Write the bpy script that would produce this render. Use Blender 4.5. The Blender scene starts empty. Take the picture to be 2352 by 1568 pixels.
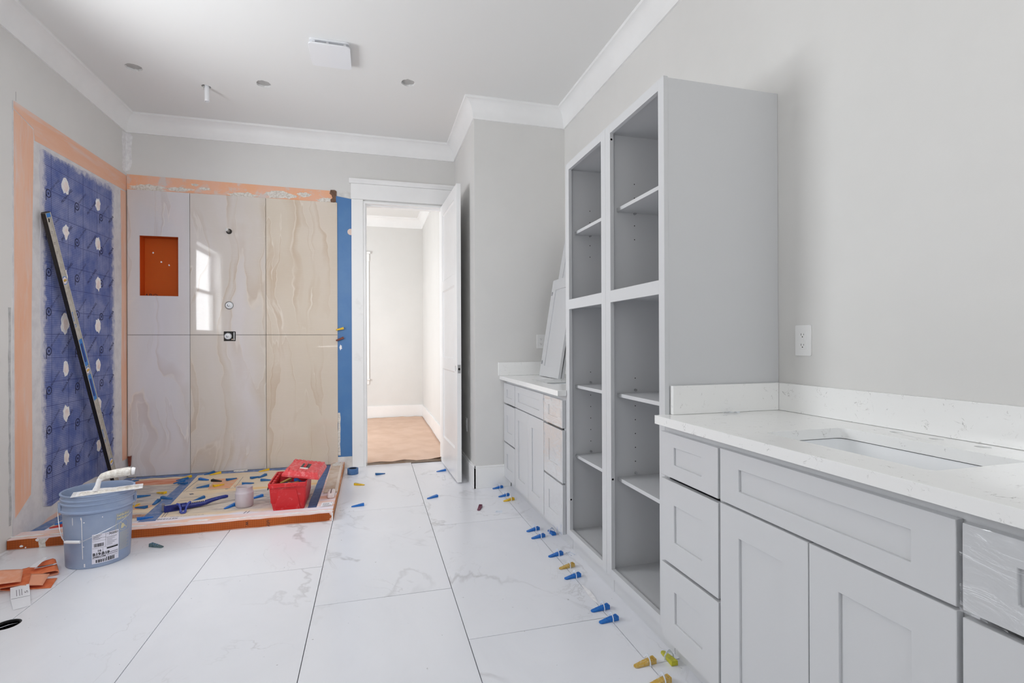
import bpy, bmesh, math, random
from mathutils import Vector, Matrix, Euler
from mathutils.geometry import tessellate_polygon

random.seed(7)
SC = bpy.context.scene
COL = SC.collection
R = math.radians

# ------------------------------------------------------------------ camera
H = 1.18                                   # eye height
cam_data = bpy.data.cameras.new('camera')
cam_data.sensor_width = 36.0
cam_data.lens = 36.0 * 1170.2 / 2352.0
cam_data.clip_start = 0.02
cam = bpy.data.objects.new('camera', cam_data)
COL.objects.link(cam)
yaw, pitch, roll = 0.267821, 0.000687, 0.0040106
f = Vector((math.sin(yaw) * math.cos(pitch), math.cos(yaw) * math.cos(pitch), math.sin(pitch)))
r0 = Vector((math.cos(yaw), -math.sin(yaw), 0))
d0 = f.cross(r0)
r1 = math.cos(roll) * r0 + math.sin(roll) * d0
d1 = -math.sin(roll) * r0 + math.cos(roll) * d0
rot = Matrix((r1, -d1, -f)).transposed()
cam.matrix_world = Matrix.Translation((0, 0, H)) @ rot.to_4x4()
SC.camera = cam

# ------------------------------------------------------------------ world, lights, exposure
SC.view_settings.view_transform = 'Standard'
SC.view_settings.look = 'None'
SC.view_settings.gamma = 1.0
SC.view_settings.use_curve_mapping = False
SC.view_settings.exposure = 0.1
SKY = 1.6
world = bpy.data.worlds.new('sky')
SC.world = world
world.use_nodes = True
wn = world.node_tree
bg = wn.nodes['Background']
tc = wn.nodes.new('ShaderNodeTexCoord')
sp = wn.nodes.new('ShaderNodeSeparateXYZ')
wn.links.new(tc.outputs['Generated'], sp.inputs[0])
cr = wn.nodes.new('ShaderNodeValToRGB')
mr = wn.nodes.new('ShaderNodeMapRange')
mr.inputs[1].default_value = -1.0
wn.links.new(sp.outputs['Z'], mr.inputs[0])
wn.links.new(mr.outputs[0], cr.inputs[0])
e = cr.color_ramp.elements
e[0].position = 0.46; e[0].color = (0.36, 0.36, 0.35, 1)
e[1].position = 1.0; e[1].color = (0.62, 0.78, 1.0, 1)
q = e.new(0.52); q.color = (0.95, 0.98, 1.0, 1)
q = e.new(0.7); q.color = (0.82, 0.91, 1.0, 1)
wn.links.new(cr.outputs[0], bg.inputs[0])
bg.inputs[1].default_value = SKY


def area_light(name, loc, direction, sx, sy, power, color=(1, 1, 1)):
    d = bpy.data.lights.new(name, 'AREA')
    d.shape = 'RECTANGLE'; d.size = sx; d.size_y = sy
    d.energy = power; d.color = color
    o = bpy.data.objects.new(name, d); COL.objects.link(o)
    o.location = loc
    o.rotation_euler = Vector(direction).to_track_quat('-Z', 'Y').to_euler()
    return o


def portal(name, loc, direction, sx, sy):
    o = area_light(name, loc, direction, sx, sy, 1.0)
    o.data.cycles.is_portal = True
    return o


# daylight through the tub window, an added fill window behind the camera and the hall window
area_light('daylight_and_fill', (-2.185, 2.72, 1.85), (1, 0, 0), 1.25, 1.15, 64.0, (0.94, 0.97, 1.0))
area_light('ground_bounce', (-2.5, 2.75, 1.3), (1, 0, 0.9), 1.15, 0.8, 12.0)
area_light('daylight_and_fill', (0.40, -1.62, 1.95), (0, 1, 0), 1.3, 1.9, 8.0, (0.96, 0.98, 1.0))  # fill light behind the camera, added together with its made-up window
area_light('hall_daylight', (-1.7, 5.95, 1.5), (0.75, 0.66, 0), 0.9, 2.0, 52.0, (0.94, 0.975, 1.0))
# two added fill lights out of frame: one aimed at the shower, one turned up at the ceiling
spot = area_light('fill_light', (-0.06, 0.9, 2.3), (-1.4, 4.1, -1.5), 0.5, 0.5, 5.5, (1.0, 0.99, 0.97))
spot.data.spread = math.radians(70)
area_light('fill_light', (-0.7, -0.35, 1.1), (0, 0, 1), 0.6, 0.6, 24.0, (1.0, 0.99, 0.97))

# ------------------------------------------------------------------ colour and material helpers
def lin(c):
    c = c / 255.0
    return c / 12.92 if c <= 0.04045 else ((c + 0.055) / 1.055) ** 2.4


def S(r, g, b):
    return (lin(r), lin(g), lin(b), 1.0)


class NT:
    def __init__(self, name):
        self.m = bpy.data.materials.new(name)
        self.m.use_nodes = True
        self.t = self.m.node_tree
        self.b = self.t.nodes['Principled BSDF']

    def n(self, typ, ins=None, **props):
        nd = self.t.nodes.new('ShaderNode' + typ)
        for k, v in props.items():
            setattr(nd, k, v)
        for k, v in (ins or {}).items():
            s = nd.inputs[k]
            if isinstance(v, bpy.types.NodeSocket):
                self.t.links.new(v, s)
            else:
                s.default_value = v
        return nd

    def math(self, op, a, b=0.0, c=None):
        ins = {0: a, 1: b}
        if c is not None:
            ins[2] = c
        return self.n('Math', ins, operation=op).outputs[0]

    def pos(self):
        return self.n('NewGeometry').outputs['Position']

    def obj(self):
        return self.n('TexCoord').outputs['Object']

    def noise(self, vec, scale, detail=3, rough=0.5, dist=0.0):
        return self.n('TexNoise', {'Vector': vec, 'Scale': scale, 'Detail': detail, 'Roughness': rough, 'Distortion': dist}).outputs['Fac']

    def rng(self, v, a, b, c=0.0, d=1.0):
        return self.n('MapRange', {0: v, 1: a, 2: b, 3: c, 4: d}).outputs[0]

    def mix(self, fac, a, b):
        nd = self.n('Mix', data_type='RGBA')
        for i, v in ((0, fac), (6, a), (7, b)):
            if isinstance(v, bpy.types.NodeSocket):
                self.t.links.new(v, nd.inputs[i])
            else:
                nd.inputs[i].default_value = v
        return nd.outputs[2]

    def scale(self, vec, s):
        return self.n('VectorMath', {0: vec, 1: s}, operation='MULTIPLY').outputs[0]

    def addv(self, a, b):
        return self.n('VectorMath', {0: a, 1: b}, operation='ADD').outputs[0]

    def sep(self, vec):
        return self.n('SeparateXYZ', {0: vec}).outputs

    def set(self, **kw):
        names = {'color': 'Base Color', 'rough': 'Roughness', 'metal': 'Metallic', 'spec': 'Specular IOR Level', 'trans': 'Transmission Weight', 'alpha': 'Alpha', 'ior': 'IOR', 'coat': 'Coat Weight', 'sss': 'Subsurface Weight'}
        for k, v in kw.items():
            s = self.b.inputs[names[k]]
            if isinstance(v, bpy.types.NodeSocket):
                self.t.links.new(v, s)
            else:
                s.default_value = v
        return self

    def bump(self, h, strength=0.2, dist=0.002):
        bn = self.n('Bump', {'Strength': strength, 'Distance': dist, 'Height': h})
        self.t.links.new(bn.outputs[0], self.b.inputs['Normal'])
        return self


def simple(name, col, rough=0.5, metal=0.0, spec=0.5, col2=None, vs=20.0, lo=0.4, hi=0.65, bump=0.0, bs=120.0):
    t = NT(name)
    c = col
    p = None
    if col2 is not None or bump:
        p = t.pos()
    if col2 is not None:
        c = t.mix(t.rng(t.noise(p, vs, 4, 0.6), lo, hi), col, col2)
    t.set(color=c, rough=rough, metal=metal, spec=spec)
    if bump:
        t.bump(t.noise(p, bs, 2), bump)
    return t.m


M = {}
M['wall'] = simple('wall_paint', S(215, 214, 212), 0.6, col2=S(219, 218, 216), vs=1.5, bump=0.05, bs=260)
M['ceiling'] = simple('ceiling_paint', S(229, 229, 228), 0.7)
M['trim'] = simple('trim_paint', S(236, 236, 236), 0.35, col2=S(240, 240, 240), vs=3)
M['trim_dirty'] = simple('primed_trim', S(240, 240, 239), 0.45, col2=S(218, 217, 214), vs=6, lo=0.58, hi=0.85)
M['wall_bare'] = simple('joint_compound', S(224, 223, 220), 0.8, col2=S(205, 203, 200), vs=14, bump=0.3, bs=60)
M['cabinet'] = simple('cabinet_lacquer', S(207, 208, 210), 0.33)
M['cabinet_in'] = simple('cabinet_interior', S(196, 197, 199), 0.45)
M['hole'] = simple('dark_hole', S(30, 29, 28), 0.8)
M['shadow_gap'] = simple('grout_bed', S(92, 88, 84), 0.9, col2=S(70, 66, 62), vs=8)
M['white_plastic'] = simple('white_plastic', S(232, 233, 236), 0.3)
M['outlet'] = simple('outlet_plastic', S(236, 236, 236), 0.25)
M['wedge_blue'] = simple('blue_plastic', S(22, 112, 196), 0.4, col2=S(18, 98, 180), vs=90)
M['wedge_dark'] = simple('dusty_blue_plastic', S(24, 92, 152), 0.5, col2=S(60, 122, 168), vs=110, lo=0.5, hi=0.8)
M['wedge_yellow'] = simple('yellow_plastic', S(232, 190, 30), 0.4, col2=S(214, 170, 20), vs=70)
M['wedge_tan'] = simple('mortar_stained_yellow_plastic', S(196, 158, 66), 0.55, col2=S(206, 186, 140), vs=90, lo=0.45, hi=0.7)
M['wedge_lime'] = simple('lime_plastic', S(196, 194, 44), 0.45, col2=S(176, 168, 40), vs=80)
M['wedge_black'] = simple('black_plastic', S(28, 27, 28), 0.45, col2=S(70, 66, 62), vs=140, lo=0.55, hi=0.75)
M['wedge_maroon'] = simple('maroon_plastic', S(104, 44, 70), 0.45, col2=S(130, 80, 96), vs=120)
M['wedge_green'] = simple('dusty_green_plastic', S(62, 92, 100), 0.6, col2=S(110, 128, 130), vs=120)
M['wedge_brown'] = simple('brown_plastic', S(104, 42, 24), 0.45, col2=S(126, 60, 40), vs=100)
M['wedge_red'] = simple('red_plastic', S(196, 60, 52), 0.45)
M['steel'] = simple('brushed_steel', S(190, 190, 190), 0.3, metal=1.0)
M['chrome'] = simple('chrome', S(205, 205, 205), 0.15, metal=1.0)
M['alu'] = simple('level_aluminium', S(196, 192, 184), 0.42, metal=0.35, col2=S(176, 170, 160), vs=30)
M['level_black'] = simple('level_black_edge', S(26, 22, 22), 0.45, col2=S(66, 58, 54), vs=50, lo=0.6, hi=0.8)
M['level_blue'] = simple('level_blue_plastic', S(28, 118, 196), 0.35)
M['level_navy'] = simple('level_grip', S(12, 52, 130), 0.5)
M['vial'] = simple('vial_yellow', S(206, 170, 70), 0.2)
M['mortar'] = simple('mortar', S(226, 222, 216), 0.9, col2=S(196, 188, 178), vs=60, bump=0.8, bs=150)
M['mortar_white'] = simple('white_mortar', S(236, 235, 236), 0.85, col2=S(222, 220, 222), vs=40, bump=0.4, bs=120)
M['bucket'] = simple('blue_grey_bucket_plastic', S(139, 155, 184), 0.38, col2=S(150, 163, 188), vs=9)
M['wire'] = simple('bail_wire', S(200, 202, 208), 0.3, metal=0.8)
M['label_white'] = simple('label_paper', S(226, 224, 236), 0.6)
M['print_black'] = simple('black_print', S(34, 32, 38), 0.6)
M['print_grey'] = simple('grey_print', S(120, 116, 124), 0.6)
M['print_tan'] = simple('tan_print', S(204, 196, 160), 0.6)
M['toolbox'] = simple('red_toolbox_plastic', S(200, 34, 40), 0.38, col2=S(216, 110, 112), vs=34, lo=0.56, hi=0.78)
M['toolbox_lid'] = simple('dusty_red_toolbox_plastic', S(214, 66, 70), 0.45, col2=S(226, 150, 150), vs=40, lo=0.5, hi=0.75)
M['handle_black'] = simple('black_handle_plastic', S(40, 38, 40), 0.45, col2=S(120, 116, 118), vs=60, lo=0.5, hi=0.7)
M['tool_blue'] = simple('navy_tool_plastic', S(24, 36, 116), 0.4, col2=S(60, 74, 150), vs=70, lo=0.55, hi=0.75)
M['tape_blue'] = simple('blue_masking_tape', S(62, 104, 156), 0.6, col2=S(80, 120, 168), vs=60)
M['tape_in'] = simple('tape_core', S(34, 44, 62), 0.7)
M['blue_band'] = simple('blue_membrane_band', S(92, 116, 160), 0.7, col2=S(150, 156, 178), vs=26, lo=0.45, hi=0.75, bump=0.2)
M['blue_wall'] = simple('blue_waterproof_paint', S(70, 118, 172), 0.42, col2=S(78, 124, 174), vs=5)
M['peach_patch'] = simple('peach_primer', S(226, 204, 192), 0.6)
M['wood'] = simple('dusty_board', S(206, 190, 176), 0.7, col2=S(190, 164, 142), vs=12)
M['foam_white'] = simple('white_rubber', S(236, 226, 224), 0.55, col2=S(224, 206, 202), vs=20)
M['card_white'] = simple('white_card', S(232, 232, 236), 0.6)
M['cardboard'] = simple('brown_board', S(122, 92, 74), 0.8, col2=S(92, 68, 52), vs=40)
M['paper'] = simple('brown_builder_paper', S(214, 184, 164), 0.75, col2=S(204, 172, 150), vs=3, bump=0.25, bs=14)
M['leaf'] = simple('leaf_green', S(96, 122, 60), 0.6, col2=S(140, 156, 84), vs=3)
M['bark'] = simple('bark', S(96, 82, 70), 0.9)
M['lawn'] = simple('pale_ground', S(196, 192, 184), 0.9, col2=S(176, 174, 160), vs=0.6)
M['lip'] = simple('porcelain', S(234, 236, 238), 0.12)


def marble():
    t = NT('marble_floor_tile')
    p = t.pos()
    rnd = t.n('ObjectInfo').outputs['Random']
    off = t.n('CombineXYZ', {0: t.math('MULTIPLY', rnd, 37.0), 1: t.math('MULTIPLY', rnd, 91.0), 2: t.math('MULTIPLY', rnd, 13.0)}).outputs[0]
    v = t.addv(p, off)
    v = t.scale(v, (1.0, 0.75, 1.0))
    n1 = t.noise(v, 1.05, 6, 0.55, 0.5)
    vein1 = t.rng(t.math('ABSOLUTE', t.math('SUBTRACT', n1, 0.5)), 0.0, 0.012, 1.0, 0.0)
    m1 = t.rng(t.noise(v, 2.1, 3), 0.42, 0.68)
    n2 = t.noise(t.addv(v, (5.3, 1.7, 0.0)), 2.0, 6, 0.58, 0.6)
    vein2 = t.rng(t.math('ABSOLUTE', t.math('SUBTRACT', n2, 0.5)), 0.0, 0.008, 1.0, 0.0)
    m2 = t.rng(t.noise(t.addv(v, (2.0, 9.0, 0.0)), 2.6, 3), 0.5, 0.7)
    cloud = t.rng(t.noise(v, 1.6, 5, 0.6, 0.6), 0.45, 0.8)
    speck = t.rng(t.noise(p, 46, 2, 0.5), 0.74, 0.78)
    c = t.mix(t.math('MULTIPLY', cloud, 0.5), S(234, 235, 240), S(217, 219, 225))
    c = t.mix(t.math('MULTIPLY', t.math('MULTIPLY', vein1, m1), 0.55), c, S(168, 166, 168))
    c = t.mix(t.math('MULTIPLY', t.math('MULTIPLY', vein2, m2), 0.4), c, S(176, 174, 174))
    c = t.mix(t.math('MULTIPLY', speck, 0.5), c, S(120, 118, 118))
    t.set(color=c, rough=0.24, spec=0.45)
    return t.m


M['marble'] = marble()


def onyx(name, a, b, seed, peach):
    t = NT(name)
    p = t.addv(t.pos(), (seed * 3.1, 0.0, seed * 1.7))
    w = t.n('TexNoise', {'Vector': t.scale(p, (1.1, 1.0, 0.9)), 'Scale': 1.4, 'Detail': 4.0}).outputs['Color']
    w = t.n('VectorMath', {0: w, 1: (0.5, 0.5, 0.5)}, operation='SUBTRACT').outputs[0]
    v = t.addv(t.scale(p, (2.3, 1.0, 0.30)), t.scale(w, (0.95, 0.0, 0.4)))
    base = t.rng(t.noise(v, 1.0, 4, 0.5, 0.3), 0.30, 0.70)
    c = t.mix(base, a, b)
    n1 = t.noise(t.addv(v, (4.0, 0.0, 1.0)), 1.2, 3, 0.4, 0.3)
    d1 = t.math('SUBTRACT', n1, 0.5)
    shade = t.math('MULTIPLY', t.rng(d1, 0.0, 0.055, 1.0, 0.0), t.rng(d1, -0.006, 0.004, 0.0, 1.0))
    m1 = t.rng(t.noise(p, 1.3, 2), 0.36, 0.6)
    c = t.mix(t.math('MULTIPLY', t.math('MULTIPLY', shade, m1), 0.6), c, peach)
    nb = t.math('SUBTRACT', t.noise(t.addv(v, (11.0, 0.0, 6.0)), 1.9, 3, 0.45, 0.3), 0.5)
    m3 = t.rng(t.noise(t.addv(p, (6.0, 0.0, 2.0)), 1.6, 2), 0.40, 0.62)
    sh2 = t.math('MULTIPLY', t.rng(nb, 0.0, 0.04, 1.0, 0.0), t.rng(nb, -0.004, 0.003, 0.0, 1.0))
    c = t.mix(t.math('MULTIPLY', t.math('MULTIPLY', sh2, m3), 0.45), c, peach)
    lt2 = t.rng(t.math('ABSOLUTE', t.math('ADD', nb, 0.006)), 0.0, 0.005, 1.0, 0.0)
    c = t.mix(t.math('MULTIPLY', t.math('MULTIPLY', lt2, m3), 0.5), c, S(236, 228, 218))
    light = t.rng(t.math('ABSOLUTE', d1), 0.0, 0.006, 1.0, 0.0)
    c = t.mix(t.math('MULTIPLY', t.math('MULTIPLY', light, m1), 0.45), c, S(232, 224, 214))
    n2 = t.noise(t.addv(p, (9.0, 0.0, 3.0)), 3.2, 6, 0.6, 1.2)
    crk = t.rng(t.math('ABSOLUTE', t.math('SUBTRACT', n2, 0.5)), 0.0, 0.006, 1.0, 0.0)
    m2 = t.rng(t.noise(t.addv(p, (3.0, 0.0, 8.0)), 1.9, 2), 0.52, 0.66)
    c = t.mix(t.math('MULTIPLY', t.math('MULTIPLY', crk, m2), 0.5), c, S(226, 218, 208))
    weave = t.noise(t.scale(p, (10.0, 1.0, 150.0)), 1.0, 2)
    c = t.mix(t.math('MULTIPLY', t.rng(weave, 0.55, 0.8), 0.16), c, S(226, 220, 216))
    t.set(color=c, rough=0.035, spec=0.7)
    t.bump(t.noise(p, 2.2, 1), 0.02, 0.02)
    return t.m


M['onyx_a'] = onyx('onyx_tile_left', S(216, 211, 215), S(204, 201, 200), 1.0, S(190, 172, 164))
M['onyx_b'] = onyx('onyx_tile_mid', S(214, 208, 209), S(206, 196, 182), 2.3, S(188, 166, 142))
M['onyx_c'] = onyx('onyx_tile_right', S(216, 203, 190), S(208, 196, 178), 3.9, S(188, 162, 134))


def quartz():
    t = NT('white_quartz')
    p = t.pos()
    n1 = t.noise(p, 17, 3, 0.55, 1.6)
    v1 = t.rng(t.math('ABSOLUTE', t.math('SUBTRACT', n1, 0.5)), 0.0, 0.011, 1.0, 0.0)
    m1 = t.rng(t.noise(t.addv(p, (4.0, 2.0, 1.0)), 21, 3, 0.6), 0.58, 0.66)
    n2 = t.noise(t.addv(p, (1.0, 7.0, 3.0)), 44, 2, 0.5, 1.0)
    v2 = t.rng(t.math('ABSOLUTE', t.math('SUBTRACT', n2, 0.5)), 0.0, 0.02, 1.0, 0.0)
    m2 = t.rng(t.noise(t.addv(p, (8.0, 2.0, 1.0)), 30, 2, 0.6), 0.6, 0.68)
    c = t.mix(t.math('MULTIPLY', t.math('MULTIPLY', v1, m1), 0.75), S(240, 240, 239), S(126, 122, 118))
    c = t.mix(t.math('MULTIPLY', t.math('MULTIPLY', v2, m2), 0.5), c, S(140, 137, 132))
    t.set(color=c, rough=0.16, spec=0.45)
    return t.m


M['quartz'] = quartz()


def gridmat(name, base, line, ax, pitch, wid=0.12, rough=0.7, smear=None, sm_lo=0.55, sm_hi=0.7, sm_scale=9.0, col2=None, tint_scale=3.0):
    t = NT(name)
    p = t.pos()
    s = t.sep(p)
    lines = None
    for a in ax:
        fr = t.math('FRACT', t.math('ADD', t.math('DIVIDE', s['XYZ'.index(a)], pitch), 100.0))
        l = t.math('LESS_THAN', fr, wid)
        lines = l if lines is None else t.math('MAXIMUM', lines, l)
    b = base
    if col2 is not None:
        b = t.mix(t.rng(t.noise(p, tint_scale, 4, 0.6), 0.38, 0.66), base, col2)
    c = t.mix(t.math('MULTIPLY', lines, 0.5), b, line)
    if smear is not None:
        c = t.mix(t.rng(t.noise(p, sm_scale, 5, 0.62, 0.6), sm_lo, sm_hi), c, smear)
    t.set(color=c, rough=rough, spec=0.3)
    return t.m


M['foam_grid'] = gridmat('orange_foam_board', S(178, 92, 38), S(112, 52, 18), 'XZ', 0.013, 0.14, col2=S(160, 74, 24))
M['foam_grid_y'] = gridmat('orange_foam_board_side', S(196, 124, 66), S(150, 82, 36), 'YZ', 0.013, 0.12, col2=S(206, 142, 92), smear=S(222, 206, 196), sm_lo=0.58, sm_hi=0.72)
M['niche_grid'] = gridmat('orange_niche_board', S(196, 88, 22), S(140, 52, 8), 'XZ', 0.0098, 0.2)
M['niche_grid_y'] = gridmat('orange_niche_side', S(206, 82, 16), S(150, 54, 8), 'YZ', 0.0098, 0.2)


def bluepanel():
    """dark blue woven membrane whose edges are smeared over with white thinset"""
    t = NT('blue_backer_membrane')
    p = t.pos()
    s = t.sep(p)
    ln = None
    for a in (1, 2):
        fr = t.math('FRACT', t.math('ADD', t.math('DIVIDE', s[a], 0.0125), 100.0))
        l = t.math('LESS_THAN', fr, 0.24)
        ln = l if ln is None else t.math('MAXIMUM', ln, l)
    c = t.mix(t.rng(t.noise(p, 6.0, 5, 0.62), 0.36, 0.64), S(92, 108, 166), S(142, 150, 190))
    c = t.mix(t.math('MULTIPLY', ln, 0.62), c, S(48, 62, 120))
    bold = None
    for a, pitch in ((1, 0.19), (2, 0.155)):
        fr = t.math('FRACT', t.math('ADD', t.math('DIVIDE', s[a], pitch), 100.0))
        l = t.math('LESS_THAN', fr, 0.03)
        bold = l if bold is None else t.math('MAXIMUM', bold, l)
    c = t.mix(t.math('MULTIPLY', bold, 0.55), c, S(34, 44, 98))
    d = t.math('MINIMUM', t.math('MINIMUM', t.math('SUBTRACT', s[1], 3.885), t.math('SUBTRACT', 4.84, s[1])), t.math('SUBTRACT', 2.445, s[2]))
    e = t.math('ADD', t.math('DIVIDE', d, 0.075), t.math('MULTIPLY', t.math('SUBTRACT', t.noise(p, 24, 4, 0.65), 0.5), 1.6))
    c = t.mix(t.rng(e, 0.15, 0.75, 0.9, 0.0), c, S(206, 204, 210))
    c = t.mix(t.rng(t.noise(t.addv(p, (3.0, 2.0, 5.0)), 4.0, 4, 0.6), 0.58, 0.85, 0.0, 0.6), c, S(172, 174, 196))
    t.set(color=c, rough=0.75, spec=0.3)
    return t.m


M['panel_blue'] = bluepanel()


def fleece(name, base, c2, white, ax, lo, hi):
    t = NT(name)
    p = t.pos()
    sc = {'z': (6.0, 6.0, 0.9), 'y': (6.0, 0.9, 6.0), 'x': (0.9, 6.0, 6.0), 'n': (3.0, 3.0, 3.0)}[ax]
    v = t.scale(p, sc)
    c = t.mix(t.rng(t.noise(v, 1.6, 5, 0.6), 0.35, 0.65), base, c2)
    c = t.mix(t.rng(t.noise(t.addv(v, (7.0, 3.0, 1.0)), 2.2, 5, 0.65, 0.4), lo, hi), c, white)
    t.set(color=c, rough=0.85, spec=0.2)
    t.bump(t.noise(p, 180, 2), 0.15)
    return t.m


M['band_z'] = fleece('orange_band_upright', S(228, 176, 148), S(230, 190, 168), S(224, 206, 202), 'z', 0.5, 0.75)
M['band_y'] = fleece('orange_band_level', S(228, 176, 148), S(230, 188, 166), S(222, 204, 200), 'y', 0.5, 0.75)
M['band_x'] = fleece('orange_band_back', S(232, 176, 142), S(230, 186, 166), S(214, 200, 194), 'n', 0.52, 0.62)
M['band_top'] = fleece('curb_top_fleece', S(232, 196, 178), S(230, 186, 164), S(230, 222, 230), 'x', 0.42, 0.6)
M['scrap'] = fleece('orange_fleece_scrap', S(232, 168, 138), S(228, 156, 124), S(236, 190, 170), 'n', 0.5, 0.7)
M['scrap_in'] = simple('orange_fleece_inside', S(222, 110, 62), 0.8, col2=S(230, 130, 84), vs=30)
M['seam_white'] = simple('thinset_margin', S(214, 212, 214), 0.85, col2=S(202, 200, 203), vs=14, bump=0.3, bs=90)


def traymat():
    t = NT('shower_tray_print')
    p = t.pos()
    s = t.sep(p)
    base = t.mix(t.rng(t.noise(p, 3.0, 4), 0.4, 0.65), S(222, 206, 184), S(226, 202, 168))
    st = t.noise(t.scale(p, (3.2, 26.0, 1.0)), 2.6, 6, 0.62, 0.5)
    stripes = t.mix(t.rng(st, 0.36, 0.60), S(146, 140, 142), S(214, 204, 194))
    yy = t.math('ADD', s[1], t.math('MULTIPLY', t.math('SUBTRACT', t.noise(p, 5.0, 3), 0.5), 0.16))
    left = t.math('LESS_THAN', s[0], -1.45)
    band_r = t.math('MULTIPLY', t.rng(yy, 3.84, 3.9), t.rng(yy, 4.32, 4.38, 1.0, 0.0))
    band_r = t.math('MULTIPLY', band_r, t.rng(s[0], -1.2, -0.95, 0.25, 1.0))
    band_l = t.math('MULTIPLY', t.rng(yy, 4.2, 4.26), t.rng(yy, 4.7, 4.76, 1.0, 0.0))
    band = t.math('ADD', t.math('MULTIPLY', band_r, t.math('SUBTRACT', 1.0, left)), t.math('MULTIPLY', band_l, left))
    c = t.mix(band, base, stripes)
    gl = t.math('MULTIPLY', left, t.math('MULTIPLY', t.rng(yy, 4.08, 4.12), t.rng(yy, 4.2, 4.24, 1.0, 0.0)))
    c = t.mix(gl, c, S(188, 176, 166))
    bl = t.math('MULTIPLY', left, t.math('MULTIPLY', t.rng(yy, 3.84, 3.87), t.rng(yy, 3.96, 4.0, 1.0, 0.0)))
    c = t.mix(t.math('MULTIPLY', bl, 0.8), c, stripes)
    front = t.rng(yy, 3.78, 3.84, 1.0, 0.0)
    c = t.mix(front, c, S(226, 222, 230))
    tan = t.math('MULTIPLY', t.math('SUBTRACT', 1.0, left), t.math('MULTIPLY', t.rng(yy, 4.36, 4.39), t.rng(yy, 4.42, 4.46, 1.0, 0.0)))
    c = t.mix(t.math('MULTIPLY', tan, t.rng(s[0], -1.15, -0.9)), c, S(226, 190, 136))
    t.set(color=c, rough=0.75, spec=0.3)
    t.bump(t.noise(p, 60, 3), 0.12)
    return t.m


M['tray'] = traymat()
M['tray_orange'] = simple('orange_print', S(222, 160, 122), 0.75, col2=S(214, 178, 150), vs=22)
M['tray_grey'] = simple('beige_grey_print', S(198, 188, 176), 0.75, col2=S(212, 200, 184), vs=16)
M['tray_white'] = simple('white_print', S(228, 222, 220), 0.75)


def brickprint():
    t = NT('orange_line_print')
    p = t.pos()
    n = t.noise(t.scale(p, (3.0, 60.0, 1.0)), 2.0, 3)
    c = t.mix(t.rng(n, 0.48, 0.56), S(206, 116, 78), S(226, 176, 152))
    t.set(color=c, rough=0.75)
    return t.m


M['brick_print'] = brickprint()


def glass_pane(name, tint=(1, 1, 1, 1), refl=1.0):
    t = NT(name)
    nt = t.t
    tr = t.n('BsdfTransparent', {'Color': tint})
    gl = t.n('BsdfGlossy', {'Color': (1, 1, 1, 1), 'Roughness': 0.02})
    fc = t.n('LayerWeight', {'Blend': 0.5}).outputs['Facing']
    fr = t.math('ADD', 0.04, t.math('MULTIPLY', t.math('POWER', fc, 5.0), 0.9))
    mx = t.n('MixShader', {0: t.math('MULTIPLY', fr, refl), 1: tr.outputs[0], 2: gl.outputs[0]})
    out = nt.nodes['Material Output']
    nt.links.new(mx.outputs[0], out.inputs[0])
    return t.m


M['glass'] = glass_pane('window_glass')


def filmmat():
    t = NT('clear_stretch_film')
    p = t.obj()
    n = t.noise(t.scale(p, (1.0, 5.0, 13.0)), 1.7, 4, 0.55, 1.6)
    bn = t.n('Bump', {'Strength': 0.32, 'Distance': 0.01, 'Height': n})
    tr = t.n('BsdfTransparent', {'Color': (0.985, 0.987, 0.99, 1)})
    gl = t.n('BsdfGlossy', {'Color': (1, 1, 1, 1), 'Roughness': 0.12, 'Normal': bn.outputs[0]})
    fr = t.n('Fresnel', {'IOR': 1.5, 'Normal': bn.outputs[0]})
    mx = t.n('MixShader', {0: t.rng(fr.outputs[0], 0.03, 0.5, 0.03, 0.28), 1: tr.outputs[0], 2: gl.outputs[0]})
    t.t.links.new(mx.outputs[0], t.t.nodes['Material Output'].inputs[0])
    return t.m


M['film'] = filmmat()


def clearplastic(name, col, rough, alpha):
    t = NT(name)
    t.set(color=col, rough=rough, alpha=alpha, spec=0.6)
    return t.m


M['jar'] = clearplastic('cloudy_jar_plastic', S(214, 206, 212), 0.35, 0.62)
M['jar_fill'] = simple('pinkish_mortar_residue', S(206, 178, 180), 0.85, col2=S(190, 150, 152), vs=50)
M['clip'] = clearplastic('translucent_white_clip', S(228, 234, 244), 0.3, 0.8)
M['pin'] = clearplastic('clear_shelf_pin', S(214, 216, 218), 0.2, 0.5)

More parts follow.
